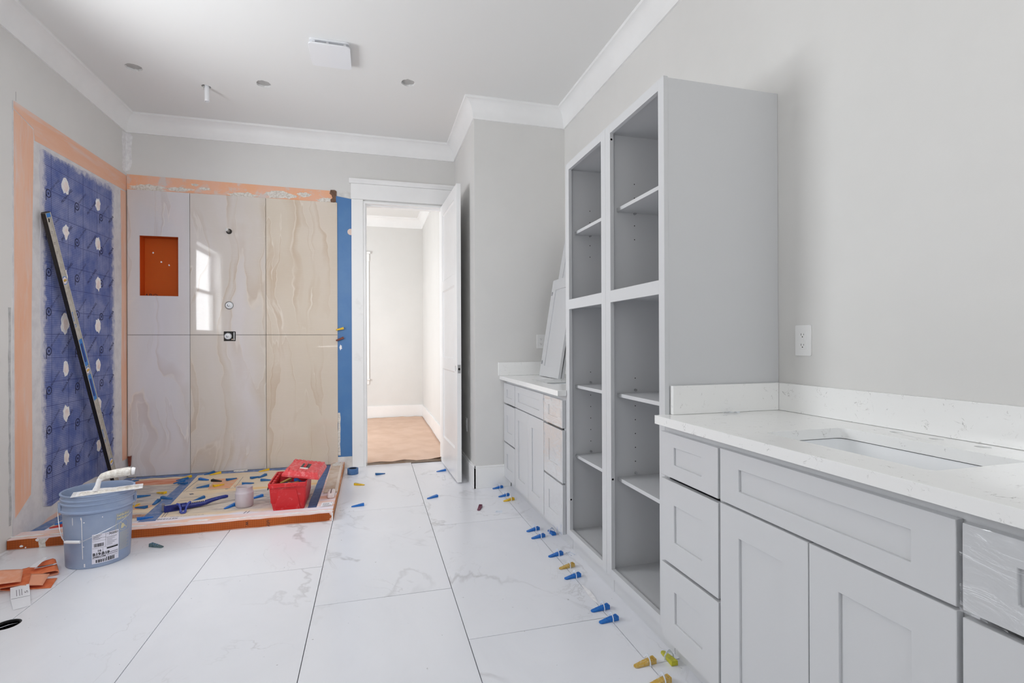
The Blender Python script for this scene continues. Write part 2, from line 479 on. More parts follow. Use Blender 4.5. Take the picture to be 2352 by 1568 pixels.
# ------------------------------------------------------------------ mesh helpers
class MB:
    def __init__(self):
        self.v = []; self.f = []

    def add(self, vs, fs):
        n = len(self.v)
        self.v += [tuple(x) for x in vs]
        self.f += [tuple(n + i for i in q) for q in fs]
        return self

    def box(self, x0, x1, y0, y1, z0, z1):
        vs = [(x, y, z) for z in (z0, z1) for y in (y0, y1) for x in (x0, x1)]
        return self.add(vs, [(0, 2, 3, 1), (4, 5, 7, 6), (0, 1, 5, 4), (2, 6, 7, 3), (0, 4, 6, 2), (1, 3, 7, 5)])

    def obox(self, c, size, mat):
        hx, hy, hz = (s / 2 for s in size)
        vs = [Vector(c) + mat @ Vector((x, y, z)) for z in (-hz, hz) for y in (-hy, hy) for x in (-hx, hx)]
        return self.add(vs, [(0, 2, 3, 1), (4, 5, 7, 6), (0, 1, 5, 4), (2, 6, 7, 3), (0, 4, 6, 2), (1, 3, 7, 5)])

    def quad(self, a, b, c, d):
        return self.add([a, b, c, d], [(0, 1, 2, 3)])

    def plate(self, outer, holes, mp, w0, w1):
        """flat plate with holes: 2-D loops in (u, v), mp(u, v, w) -> xyz, thickness w0..w1"""
        loops = [outer] + list(holes)
        flat = [p for l in loops for p in l]
        tris = tessellate_polygon([[Vector((p[0], p[1], 0)) for p in l] for l in loops])
        n = len(flat)
        self_v = [mp(u, v, w0) for u, v in flat] + [mp(u, v, w1) for u, v in flat]
        fs = [tuple(t) for t in tris] + [tuple(n + i for i in reversed(t)) for t in tris]
        k = 0
        for l in loops:
            m = len(l)
            for i in range(m):
                j = (i + 1) % m
                fs.append((k + i, k + j, n + k + j, n + k + i))
            k += m
        return self.add(self_v, fs)

    def tube(self, pts, r, n=8, closed=False, caps=True):
        pts = [Vector(p) for p in pts]
        m = len(pts)
        rr = r if isinstance(r, (list, tuple)) else [r] * m
        vs = []; fs = []
        prev = None
        for i, p in enumerate(pts):
            a = pts[(i - 1) % m] if (closed or i > 0) else p
            b = pts[(i + 1) % m] if (closed or i < m - 1) else p
            t = (b - a).normalized()
            if prev is None:
                up = Vector((0, 0, 1)) if abs(t.z) < 0.9 else Vector((1, 0, 0))
                u = t.cross(up).normalized()
            else:
                u = (prev - t * prev.dot(t)).normalized()
            prev = u
            w = t.cross(u)
            for k in range(n):
                a2 = 2 * math.pi * k / n
                vs.append(p + rr[i] * (math.cos(a2) * u + math.sin(a2) * w))
        last = m if closed else m - 1
        for i in range(last):
            j = (i + 1) % m
            for k in range(n):
                l = (k + 1) % n
                fs.append((i * n + k, i * n + l, j * n + l, j * n + k))
        if caps and not closed:
            fs.append(tuple(range(n))); fs.append(tuple((m - 1) * n + k for k in reversed(range(n))))
        return self.add(vs, fs)

    def lathe(self, prof, c, n=32, mat=None, close=False):
        """prof: (radius, height) pairs turned about z, optionally turned by mat, moved to c"""
        vs = []; fs = []
        for (r, z) in prof:
            for k in range(n):
                a = 2 * math.pi * k / n
                p = Vector((r * math.cos(a), r * math.sin(a), z))
                if mat is not None:
                    p = mat @ p
                vs.append(p + Vector(c))
        m = len(prof)
        for i in range(m - 1 + (1 if close else 0)):
            j = (i + 1) % m
            for k in range(n):
                l = (k + 1) % n
                fs.append((i * n + k, i * n + l, j * n + l, j * n + k))
        if not close:
            if prof[0][0] > 1e-6:
                fs.append(tuple(reversed(range(n))))
            if prof[-1][0] > 1e-6:
                fs.append(tuple((m - 1) * n + k for k in range(n)))
        return self.add(vs, fs)

    def text(self, s, size, mat, align='CENTER', spacing=1.0, bold=0.0):
        cu = bpy.data.curves.new('text_src', 'FONT')
        cu.body = s; cu.size = size; cu.align_x = align; cu.align_y = 'CENTER'
        cu.space_character = spacing
        cu.resolution_u = 2
        cu.offset = bold
        o = bpy.data.objects.new('text_src', cu)
        COL.objects.link(o)
        bpy.context.view_layer.update()
        me = bpy.data.meshes.new_from_object(o)
        self.add([mat @ v.co for v in me.vertices], [tuple(p.vertices) for p in me.polygons])
        bpy.data.objects.remove(o); bpy.data.meshes.remove(me); bpy.data.curves.remove(cu)
        return self

    def xf(self, fn):
        self.v = [tuple(fn(Vector(p))) for p in self.v]
        return self

    def build(self, name, mat, parent=None, bevel=0.0, smooth=None, normals=True, local=False, seg=2):
        off = Vector((0, 0, 0))
        q = parent
        if not local:
            while q is not None:
                off += q.location; q = q.parent
        me = bpy.data.meshes.new(name)
        me.from_pydata([Vector(p) - off for p in self.v], [], self.f)
        if normals:
            b = bmesh.new(); b.from_mesh(me)
            bmesh.ops.remove_doubles(b, verts=b.verts, dist=1e-6)
            bmesh.ops.recalc_face_normals(b, faces=b.faces)
            b.to_mesh(me); b.free()
        me.materials.append(mat)
        if smooth is not None:
            me.shade_smooth()
            me.set_sharp_from_angle(angle=R(smooth))
        o = bpy.data.objects.new(name, me)
        COL.objects.link(o)
        if parent is not None:
            o.parent = parent
        if bevel:
            md = o.modifiers.new('bevel', 'BEVEL')
            md.width = bevel; md.segments = seg; md.limit_method = 'ANGLE'; md.angle_limit = R(40)
            if smooth is None:
                me.shade_smooth(); me.set_sharp_from_angle(angle=R(35))
            md.harden_normals = False
        return o


def B(*a):
    return MB().box(*a)


def tag(o, label, cat, group=None, kind=None):
    if label: o['label'] = label
    if cat: o['category'] = cat
    if group: o['group'] = group
    if kind: o['kind'] = kind
    return o


def thing(name, label, cat, loc=(0, 0, 0), group=None):
    o = bpy.data.objects.new(name, None)
    o.empty_display_size = 0.1
    COL.objects.link(o)
    o.location = loc
    return tag(o, label, cat, group)


def structure(o):
    o['kind'] = 'structure'
    return o


def sroot(name, loc=(0, 0, 0)):
    o = bpy.data.objects.new(name, None)
    COL.objects.link(o); o.location = loc
    return structure(o)


def copy_thing(root):
    r = root.copy(); COL.objects.link(r)
    for ch in list(root.children):
        c = ch.copy(); COL.objects.link(c); c.parent = r
        for g in list(ch.children):
            d = g.copy(); COL.objects.link(d); d.parent = c
    return r


def circ(cx, cy, r, n=20, jag=0.0, a0=0.0):
    return [(cx + (r + random.uniform(-jag, jag)) * math.cos(a0 + 2 * math.pi * k / n), cy + (r + random.uniform(-jag, jag)) * math.sin(a0 + 2 * math.pi * k / n)) for k in range(n)]


def rect(u0, u1, v0, v1):
    return [(u0, v0), (u1, v0), (u1, v1), (u0, v1)]


def blob(cu, cv, ru, rv, n=18, jag=0.2, seed=None):
    rg = random.Random(seed) if seed is not None else random
    return [(cu + ru * (1 + rg.uniform(-jag, jag)) * math.cos(2 * math.pi * k / n), cv + rv * (1 + rg.uniform(-jag, jag)) * math.sin(2 * math.pi * k / n)) for k in range(n)]


def px(u, v, w): return (w, u, v)      # plate lying in a plane of constant x: (u, v) = (y, z)
def py(u, v, w): return (u, w, v)      # constant y: (u, v) = (x, z)
def pz(u, v, w): return (u, v, w)      # constant z: (u, v) = (x, y)


def face_x(y, z, x, s=1.0, ang=0.0, up=(0, 0, 1)):
    """matrix placing flat text on a wall that faces +x"""
    c, s_ = math.cos(ang), math.sin(ang)
    X = Vector((0, c, s_)); Y = Vector((0, -s_, c)); Z = Vector((1, 0, 0))
    return Matrix.Translation((x, y, z)) @ Matrix((X, Y, Z)).transposed().to_4x4()


def face_ny(x, z, y, ang=0.0):
    """flat text on a surface facing -y"""
    c, s_ = math.cos(ang), math.sin(ang)
    X = Vector((c, 0, s_)); Y = Vector((-s_, 0, c)); Z = Vector((0, -1, 0))
    return Matrix.Translation((x, y, z)) @ Matrix((X, Y, Z)).transposed().to_4x4()


def face_z(x, y, z, ang=0.0):
    return Matrix.Translation((x, y, z)) @ Matrix.Rotation(ang, 4, 'Z')

# ------------------------------------------------------------------ room shell
XL, XR = -2.02, 1.578          # left and right wall faces
YB, YA = 5.06, 4.045           # back wall face, alcove wall face
XW = 0.80                      # face of the short return wall
ZC = 3.13                      # ceiling
YN = -1.5                      # wall behind the camera
DX0, DX1, DZ = -0.06, 0.665, 2.505   # doorway
WY0, WY1, WZ0, WZ1 = 2.2, 3.3, 1.28, 2.42   # tub window
SC.cycles.diffuse_bounces = 8
SC.cycles.max_bounces = 14
SC.cycles.transparent_max_bounces = 16
SC.cycles.caustics_reflective = False
SC.cycles.caustics_refractive = False
SC.cycles.sample_clamp_indirect = 6.0

# floor: every porcelain tile a piece of its own
floor = sroot('floor')
xs = [-2.02, -1.492, -0.869, -0.256, 0.364, 0.972, 1.135]
joints = [[-0.12, 1.17, 2.46], [-0.55, 0.74, 2.03, 3.32], [-1.01, 0.28, 1.57, 2.858], [-0.14, 1.147, 2.437, 3.725],
          [-0.58, 0.71, 1.997, 3.29, 4.58], [-0.9, 0.38, 1.664, 2.946, 4.24]]
DRX, DRY, DRR = -1.487, 2.632, 0.047
g = 0.0016
for ci in range(6):
    x0, x1 = xs[ci], xs[ci + 1]
    ymax = 3.60 if ci < 3 else (YB + 0.03 if ci == 3 else (5.05 if ci == 4 else 4.03))
    ys = [YN] + joints[ci] + [ymax]
    for a, b in zip(ys[:-1], ys[1:]):
        xa, xb = x0 + (g if ci else 0), x1 - g
        ya, yb = a + g, b - g
        loop = [(xa, ya), (xb, ya), (xb, yb), (xa, yb)]
        if ya < DRY < yb and ci == 0:
            d = DRX - xb; h = math.acos(max(-1, min(1, -d / DRR)))
            arc = [(DRX + DRR * math.cos(t), DRY + DRR * math.sin(t)) for t in [-h - (2 * math.pi - 2 * h) * k / 10 for k in range(11)]]
            loop = [(xa, ya), (xb, ya)] + arc + [(xb, yb), (xa, yb)]
        if ya < DRY < yb and ci == 1:
            d = xa - DRX; h = math.acos(d / DRR)
            arc = [(DRX + DRR * math.cos(t), DRY + DRR * math.sin(t)) for t in [h - 2 * h * k / 10 for k in range(11)]]
            loop = [(xa, ya), (xb, ya), (xb, yb), (xa, yb)] + arc
        MB().plate(loop, [], pz, -0.010, 0.0).build('floor_tile', M['marble'], floor, bevel=0.0006, seg=1)
B(-2.1, 1.3, YN, YB + 0.06, -0.05, -0.0105).build('grout_bed', M['shadow_gap'], floor)
B(1.1, 1.72, YN, 4.2, -0.05, -0.002).build('subfloor', M['shadow_gap'], floor)

# walls
wl = structure(MB().plate(rect(YN - 0.1, YB + 0.14, -0.05, ZC + 0.1), [rect(WY0, WY1, WZ0, WZ1)], px, XL - 0.15, XL).build('wall_left', M['wall']))
NX0, NX1, NZ0, NZ1 = -1.917, -1.625, 1.588, 2.103
wb_outer = [(XL, -0.05), (DX0 - 0.005, -0.05), (DX0 - 0.005, DZ + 0.005), (DX1 + 0.005, DZ + 0.005), (DX1 + 0.005, -0.05), (0.95, -0.05), (0.95, ZC + 0.1), (XL, ZC + 0.1)]
wb = structure(MB().plate(wb_outer, [rect(NX0, NX1, NZ0, NZ1)], py, YB, YB + 0.14).build('wall_back', M['wall']))
structure(B(XW, 0.95, YA, YB, -0.05, ZC + 0.1).build('wall_return', M['wall']))
wa = structure(B(0.95, XR + 0.15, YA, YA + 0.15, -0.05, ZC + 0.1).build('wall_alcove', M['wall']))
structure(B(XR, XR + 0.15, YN, YA, -0.05, ZC + 0.1).build('wall_right', M['wall']))
structure(MB().plate(rect(XL, XR + 0.15, -0.05, ZC + 0.1), [rect(-0.55, 1.35, 1.3, 2.6)], py, YN - 0.1, YN).build('wall_front', M['wall']))

M['cavity'] = simple('ceiling_cavity', S(172, 171, 170), 0.9, col2=S(186, 184, 182), vs=20)  # grey darkened in the colour to stand in for shade inside the holes
# ceiling with three cut holes for lamps and one for the shower pipe
HOLES = [(-1.62, 4.178), (-0.782, 4.196), (0.267, 3.90)]
PIPE = (-1.206, 4.35)
FAN = (-0.385, -0.135, 3.465, 3.735)
ceil_holes = [circ(x, y, 0.053, 26, 0.0045) for x, y in HOLES] + [circ(PIPE[0] - 0.004, PIPE[1], 0.031, 14, 0.003)]
ceiling = structure(MB().plate(rect(XL - 0.15, XR + 0.15, YN - 0.1, YB + 0.14), ceil_holes, pz, ZC, ZC + 0.014).build('ceiling', M['ceiling']))
for i, (x, y) in enumerate(HOLES):
    MB().lathe([(0.10, 0.0), (0.10, 0.085), (0.0, 0.085)], (x, y, ZC + 0.0145), 20).build('lamp_cavity', M['cavity'], ceiling)
    if i:
        rm = Matrix.Rotation(0.5 + i, 3, 'Z')
        MB().obox((x - 0.01, y + 0.02, ZC + 0.03), (0.13, 0.018, 0.026), rm).build('joist_bracket', M['trim'], ceiling)
        MB().obox((x + 0.025, y + 0.005, ZC + 0.03), (0.02, 0.05, 0.03), rm).build('cable_clamp', M['white_plastic'], ceiling)
MB().lathe([(0.05, 0.0), (0.05, 0.05), (0.0, 0.05)], (PIPE[0], PIPE[1], ZC + 0.0145), 12).build('pipe_cavity', M['shadow_gap'], ceiling)

# crown moulding: a concave cove run along every wall, mitred at the corners
prof = [(0.0, 2.978), (0.012, 2.978), (0.013, 2.992)]
prof += [(0.086 - 0.072 * math.cos(R(t)), 2.995 + 0.118 * math.sin(R(t))) for t in (0, 12, 24, 36, 48, 60, 72, 84, 90)]
prof += [(0.088, 3.116), (0.089, ZC), (0.0, ZC)]


def crown(path, normals, root):
    """path corners on the wall faces; normals[i] points into the room from run i"""
    n = len(path)
    for i in range(n - 1):
        vs = []
        for end in (i, i + 1):
            for o, z in prof:
                p = Vector((path[end][0], path[end][1], z)) + o * Vector((*normals[i], 0))
                other = normals[end - 1] if end == i else (normals[end] if end < n - 1 else None)
                if end == i and i == 0:
                    other = None
                if other is not None:
                    p += o * Vector((*other, 0))
                vs.append(p)
        m = len(prof)
        fs = [(k, (k + 1) % m, m + (k + 1) % m, m + k) for k in range(m)] + [tuple(range(m)), tuple(m + k for k in reversed(range(m)))]
        MB().add(vs, fs).build('crown_moulding', M['trim'], root, smooth=40)


tr1 = sroot('trim_1')
crown([(XL, YN), (XL, YB), (XW, YB), (XW, YA), (XR, YA), (XR, YN)], [(1, 0), (0, -1), (-1, 0), (0, -1), (-1, 0)], tr1)

# baseboards
bb = sroot('baseboard_return')
B(XW - 0.018, XW, YA - 0.018, 4.98, 0, 0.165).build('board', M['trim'], bb, bevel=0.002)
B(XW - 0.013, XW, YA - 0.013, 4.98, 0.1655, 0.18).build('cap', M['trim'], bb, bevel=0.002)
bb = sroot('baseboard_alcove')
B(XW - 0.016, 1.09, YA - 0.018, YA - 0.0003, 0, 0.165).build('board', M['trim_dirty'], bb, bevel=0.002)
B(XW - 0.012, 1.09, YA - 0.013, YA - 0.0003, 0.1655, 0.18).build('cap', M['trim_dirty'], bb, bevel=0.002)
bb = sroot('baseboard_back')
B(-0.315, DX0 - 0.125, YB - 0.02, YB, 0, 0.105).build('board', M['wall_bare'], bb, bevel=0.002)

# ------------------------------------------------------------------ windows
def make_window(name, dy):
    w = sroot(name, (XL, (WY0 + WY1) / 2 + dy, WZ0))
    y0, y1 = WY0 + dy, WY1 + dy
    for a, b in ((y0, y0 + 0.018), (y1 - 0.018, y1)):
        B(XL - 0.14, XL + 0.004, a, b, WZ0, WZ1).build('jamb', M['trim'], w)
    B(XL - 0.14, XL + 0.004, y0 + 0.018, y1 - 0.018, WZ1 - 0.018, WZ1).build('head_jamb', M['trim'], w)
    B(XL - 0.14, XL + 0.035, y0 - 0.11, y0 - 0.0, WZ0 - 0.03, WZ0).build('sill_horn', M['trim'], w)
    B(XL - 0.14, XL + 0.035, y0 + 0.018, y1 - 0.018, WZ0, WZ0 + 0.022).build('sill', M['trim'], w)
    B(XL, XL + 0.02, y0 - 0.1, y0 + 0.004, WZ0, WZ1).build('side_casing', M['trim'], w, bevel=0.002)
    B(XL, XL + 0.02, y1 - 0.004, y1 + 0.1, WZ0, WZ1).build('side_casing', M['trim'], w, bevel=0.002)
    B(XL, XL + 0.022, y0 - 0.11, y1 + 0.11, WZ1, WZ1 + 0.12).build('head_casing', M['trim'], w, bevel=0.002)
    B(XL, XL + 0.04, y0 - 0.13, y1 + 0.13, WZ1 + 0.12, WZ1 + 0.145).build('cap', M['trim'], w, bevel=0.003)
    B(XL, XL + 0.018, y0 - 0.1, y1 + 0.1, WZ0 - 0.11, WZ0 - 0.03).build('apron', M['trim'], w, bevel=0.002)
    zm = (WZ0 + WZ1) / 2
    for z0, z1, x in ((WZ0 + 0.022, zm + 0.02, XL - 0.10), (zm - 0.02, WZ1 - 0.018, XL - 0.125)):
        s = MB().plate(rect(y0 + 0.018, y1 - 0.018, z0, z1), [rect(y0 + 0.058, y1 - 0.058, z0 + 0.045, z1 - 0.04)], px, x - 0.012, x + 0.012).build('sash', M['trim'], w)
        B(x - 0.002, x + 0.002, y0 + 0.058, y1 - 0.058, z0 + 0.045, z1 - 0.04).build('pane', M['glass'], s)
    return w


make_window('window_1', 0.0)

w4 = sroot('added_window', (0.4, YN, 1.3))  # unseen window added behind the camera to let in fill light
for a, b in ((-0.65, -0.55), (1.35, 1.45)):
    B(a, b, YN, YN + 0.02, 1.3, 2.6).build('side_casing', M['trim'], w4, bevel=0.002)
B(-0.66, 1.46, YN, YN + 0.022, 2.6, 2.72).build('head_casing', M['trim'], w4, bevel=0.002)
B(-0.68, 1.48, YN, YN + 0.04, 1.27, 1.3).build('sill', M['trim'], w4, bevel=0.002)
for a, b in ((-0.55, 0.40), (0.40, 1.35)):
    s = MB().plate(rect(a, b, 1.3, 2.6), [rect(a + 0.05, b - 0.05, 1.35, 2.55)], py, YN - 0.07, YN - 0.04).build('sash', M['trim'], w4)
    B(a + 0.05, b - 0.05, YN - 0.057, YN - 0.053, 1.35, 2.55).build('pane', M['glass'], s)

# ------------------------------------------------------------------ door casing, door leaf
tr2 = sroot('trim_2')
B(DX0 - 0.125, DX0 - 0.02, YB - 0.022, YB, 0.0, 2.537).build('side_casing', M['trim_dirty'], tr2, bevel=0.002)
B(DX1 + 0.02, XW - 0.022, YB - 0.022, YB, 0.0, 2.537).build('side_casing', M['trim_dirty'], tr2, bevel=0.002)
B(DX0 - 0.13, XW - 0.002, YB - 0.026, YB, 2.538, 2.685).build('head_casing', M['trim'], tr2, bevel=0.002)
MB().plate([(YB, 2.686), (YB - 0.03, 2.686), (YB - 0.036, 2.70), (YB - 0.05, 2.712), (YB - 0.05, 2.725), (YB, 2.725)], [], lambda u, v, w: (w, u, v), DX0 - 0.145, XW - 0.002).build('head_cap', M['trim'], tr2, smooth=35)
B(DX0 - 0.02, DX0, YB - 0.012, YB + 0.15, 0.0, DZ + 0.02).build('jamb', M['trim'], tr2)
B(DX1, DX1 + 0.02, YB - 0.012, YB + 0.15, 0.0, DZ + 0.02).build('jamb', M['trim'], tr2)
B(DX0, DX1, YB - 0.0118, YB + 0.1498, DZ, DZ + 0.0198).build('head_jamb', M['trim'], tr2)
B(DX0, DX0 + 0.012, YB + 0.04, YB + 0.075, 0.0, DZ).build('door_stop', M['trim'], tr2)
B(DX0 + 0.012, DX1, YB + 0.04, YB + 0.075, DZ - 0.012, DZ).build('door_stop', M['trim'], tr2)

HX, HY = 0.652, 5.028
ddir = Vector((0.680 - HX, 4.205 - HY, 0)); DL = ddir.length; ddir.normalize()
dnor = Vector((-ddir.y, ddir.x, 0))          # towards +x


def dm(u, v, w):
    p = Vector((HX, HY, 0)) + u * ddir + w * dnor
    return (p.x, p.y, v)


door = sroot('door_1', (HX, HY, 0))
D0, D1 = 0.012, 2.50
panels = [(0.27, 0.93), (1.035, 1.665), (1.76, 2.395)]
pr = [rect(0.115, DL - 0.11, a, b) for a, b in panels]
MB().plate(rect(0.0, DL, D0, D1), pr + [circ(DL - 0.07, 0.955, 0.026, 18)], dm, 0.0, 0.035).build('frame', M['trim'], door)
for a, b in panels:
    vs = []
    pn = MB()
    u0, u1 = 0.115, DL - 0.11
    pn.plate(rect(u0 + 0.014, u1 - 0.014, a + 0.014, b - 0.014), [], dm, 0.011, 0.024)
    for (ua, va, ub, vb, uc, vc, ud, vd) in ((u0, a, u1, a, u1 - 0.014, a + 0.014, u0 + 0.014, a + 0.014), (u1, a, u1, b, u1 - 0.014, b - 0.014, u1 - 0.014, a + 0.014),
                                             (u1, b, u0, b, u0 + 0.014, b - 0.014, u1 - 0.014, b - 0.014), (u0, b, u0, a, u0 + 0.014, a + 0.014, u0 + 0.014, b - 0.014)):
        pn.quad(dm(ua, va, 0.003), dm(ub, vb, 0.003), dm(uc, vc, 0.0112), dm(ud, vd, 0.0112))
        pn.quad(dm(ua, va, 0.032), dm(ub, vb, 0.032), dm(uc, vc, 0.0238), dm(ud, vd, 0.0238))
    pn.build('panel', M['trim'], door, normals=False)
ep = MB().plate(rect(0.006, 0.029, 0.92, 0.99), [circ(0.0175, 0.955, 0.010, 12)], lambda u, v, w: dm(DL + w, v, u), 0.0, 0.0012).build('latch_plate', M['steel'], door)
MB().plate(circ(0.0175, 0.955, 0.0098, 12), [], lambda u, v, w: dm(DL + w, v, u), 0.0, 0.0005).build('latch_hole', M['hole'], door)

# ------------------------------------------------------------------ room beyond the door
YH = 8.2
XHL = -2.4
hf = structure(B(XHL, 0.9, YB + 0.14, YH, -0.05, -0.004).build('floor_hall', M['wood']))
structure(MB().plate(rect(YB + 0.14, YH, -0.05, ZC + 0.1), [rect(5.65, 7.35, 0.5, 2.5)], px, XHL - 0.15, XHL).build('wall_hall_left', M['wall']))
structure(B(0.78, 0.95, YB + 0.14, YH, -0.05, ZC + 0.1).build('wall_hall_right', M['wall']))
structure(B(XHL, 0.95, YH, YH + 0.15, -0.05, ZC + 0.1).build('wall_hall_back', M['wall']))
structure(B(XHL - 0.15, 0.95, YB + 0.1, YH + 0.15, ZC, ZC + 0.1).build('ceiling_hall', M['ceiling']))
tr3 = sroot('trim_3')
crown([(XHL, YB + 0.14), (XHL, YH), (0.78, YH), (0.78, YB + 0.14)], [(1, 0), (0, -1), (-1, 0)], tr3)
bb = sroot('baseboard_hall')
B(XHL, 0.78, YH - 0.018, YH, 0, 0.19).build('board', M['trim'], bb, bevel=0.002)
B(0.762, 0.78, YB + 0.16, YH - 0.018, 0, 0.19).build('board', M['trim'], bb, bevel=0.002)
w3 = sroot('window_3', (-0.6, YH, 0.58))
B(-0.15, -0.045, YH - 0.02, YH, 0.62, 2.43).build('side_casing', M['trim'], w3, bevel=0.002)
B(-1.27, -1.165, YH - 0.02, YH, 0.62, 2.43).build('side_casing', M['trim'], w3, bevel=0.002)
B(-1.275, -0.04, YH - 0.022, YH, 2.43, 2.55).build('head_casing', M['trim'], w3, bevel=0.002)
B(-1.30, -0.022, YH - 0.045, YH, 2.55, 2.58).build('cap', M['trim'], w3, bevel=0.003)
B(-1.30, -0.035, YH - 0.05, YH, 0.60, 0.62).build('sill', M['trim'], w3, bevel=0.003)
B(-1.27, -0.045, YH - 0.018, YH, 0.53, 0.60).build('apron', M['trim'], w3, bevel=0.002)
B(-1.165, -0.15, YH - 0.006, YH, 0.62, 2.43).build('blind', M['trim'], w3)

# brown builder's paper over the hall floor, its near edge torn and curled
pv = []; pf = []
NXp, NYp = 56, 60
rg = random.Random(11)
for j in range(NYp + 1):
    for i in range(NXp + 1):
        u = i / NXp; v = j / NYp
        x = -1.4 + u * 2.16
        edge = YB + 0.028 + 0.012 * math.sin(x * 9) + 0.016 * math.sin(x * 23 + 1) + (0.02 if x > 0.5 else 0.0) * (x - 0.5) * 4
        y = edge + (v ** 1.35) * (YH - 0.03 - edge)
        z = 0.004 + 0.004 * (1 + math.sin(x * 7 + y * 3)) * (0.5 + 0.5 * math.sin(y * 5.1 - x * 3)) + 0.002 * (1 + math.sin(x * 31 + y * 17))
        if v < 0.05: z += 0.02 * (1 - v / 0.05) * (0.4 + 0.6 * abs(math.sin(x * 5.3)))
        if x > 0.52: z += 0.03 * ((x - 0.52) / 0.24) * max(0, 1 - v / 0.12)
        z += 0.004 * rg.random()
        pv.append((x, y, z))
for j in range(NYp):
    for i in range(NXp):
        a = j * (NXp + 1) + i
        pf.append((a, a + 1, a + NXp + 2, a + NXp + 1))
pap = MB().add(pv, pf).build('floor_paper', M['paper'], smooth=60)
sm = pap.modifiers.new('thickness', 'SOLIDIFY'); sm.thickness = 0.0012; sm.offset = 1
tag(pap, 'wrinkled sheet of brown builder\'s paper covering the floor beyond the open door', 'floor paper')

# ------------------------------------------------------------------ outdoors, seen through and reflected by the window panes
lawn = structure(B(-40, -2.6, -25, 35, -0.65, -0.6).build('ground', M['lawn']))


def tree(x, y, h, r, label, seed):
    rg = random.Random(seed)
    t = thing('tree', label, 'tree', (x, y, -0.6), 'trees outside the tub window')
    MB().tube([(x, y, -0.6), (x + 0.1, y, h * 0.3), (x, y + 0.1, h * 0.62)], [0.16, 0.12, 0.06], 8).build('trunk', M['bark'], t)
    lv = MB()
    for k in range(520):
        a = rg.uniform(0, 6.283); b = rg.uniform(-1, 1); rr = r * rg.uniform(0.45, 1) 
        c = Vector((x + rr * math.cos(a) * math.sqrt(1 - b * b), y + rr * math.sin(a) * math.sqrt(1 - b * b), h * 0.68 + b * h * 0.32))
        s = rg.uniform(0.1, 0.2)
        q = Euler((rg.uniform(0, 6), rg.uniform(0, 6), rg.uniform(0, 6))).to_matrix()
        lv.add([c + q @ Vector(p) for p in ((-s, 0, 0), (0, -s * 0.5, 0.02), (s, 0, 0), (0, s * 0.5, 0.02))], [(0, 1, 2, 3)])
    o = lv.build('foliage', M['leaf'], t, normals=False)
    o['kind'] = 'stuff'


tree(-9.5, 3.2, 3.6, 1.5, 'leafy green tree outside mirrored in the glossy shower tile', 3)

# ------------------------------------------------------------------ shower walls
# left wall: orange bands round a blue backer panel (all pieces fixed to the wall)
SY0, SY1, SZ1 = 3.622, YB - 0.004, 2.612
MB().plate([(SY0, 0.03), (SY1, 0.03), (SY1, SZ1), (SY0 + 0.012, SZ1 - 0.012)], [], px, XL - 0.001, XL + 0.004).build('backer_board', M['seam_white'], wl)
MB().plate([(SY0 + 0.018, 0.16), (SY0 + 0.09, 0.21), (SY0 + 0.16, 0.26), (SY0 + 0.176, 0.5), (SY0 + 0.172, 1.3), (SY0 + 0.186, 2.0), (SY0 + 0.2, 2.50), (SY0 + 0.1, 2.53), (SY0 + 0.018, 2.55)], [], px, XL + 0.004, XL + 0.0052).build('waterproof_band', M['band_z'], wl)
MB().plate([(SY0 + 0.21, 2.44), (4.2, 2.452), (4.6, 2.46), (4.86, 2.47), (SY1, 2.475), (SY1, SZ1 - 0.004), (SY0 + 0.016, SZ1 - 0.012), (SY0 + 0.018, 2.556), (SY0 + 0.2, 2.51)], [], px, XL + 0.004, XL + 0.0054).build('waterproof_band', M['band_y'], wl)
MB().plate([(4.965, 0.2), (SY1, 0.2), (SY1, 2.47), (4.95, 2.46), (4.965, 1.6), (4.95, 1.0)], [], px, XL + 0.004, XL + 0.005).build('waterproof_band', M['band_z'], wl)
MB().plate([(SY0 + 0.26, 0.036), (4.9, 0.04), (4.9, 0.075), (4.5, 0.085), (4.2, 0.08), (3.98, 0.062), (SY0 + 0.33, 0.06)], [], px, XL + 0.004, XL + 0.005).build('waterproof_band', M['band_y'], wl)
rg = random.Random(4)
bl = [(3.905 + rg.uniform(-0.008, 0.008), 0.15)]
for k in range(1, 12):
    bl.append((3.905 + k * 0.078, 0.132 + 0.004 * k + rg.uniform(-0.012, 0.02)))
for k in range(40):
    bl.append((4.838 + rg.uniform(-0.012, 0.008), 0.19 + k * 0.057))
for k in range(26):
    bl.append((4.835 - k * 0.037, 2.455 - k * 0.0018 + rg.uniform(-0.006, 0.006)))
for k in range(40):
    bl.append((3.876 + 0.024 * k / 40 + rg.uniform(-0.008, 0.006), 2.40 - k * 0.056))
MB().plate(bl, [], px, XL + 0.0035, XL + 0.0075).build('backer_panel', M['panel_blue'], wl)
pt = MB()
PXF = XL + 0.0079
for iy, yy in enumerate((3.962, 4.292, 4.625)):
    for iz in range(9):
        zz = 2.15 - 0.2545 * iz
        if iz == 8: continue
        ring = circ(yy, zz, 0.029, 18); hole = circ(yy, zz, 0.021, 18)
        pt.plate(ring, [hole], px, PXF - 0.0002, PXF)
        pt.plate(circ(yy, zz, 0.009, 10), [], px, PXF - 0.0002, PXF)
        pt.plate(rect(yy - 0.029, yy - 0.021, zz - 0.05, zz), [], px, PXF - 0.0002, PXF)
        if yy + 0.12 < 4.8:
            pt.text('PROVA PANEL', 0.021, face_x(yy + 0.07, zz + 0.075, PXF, ang=R(45)))
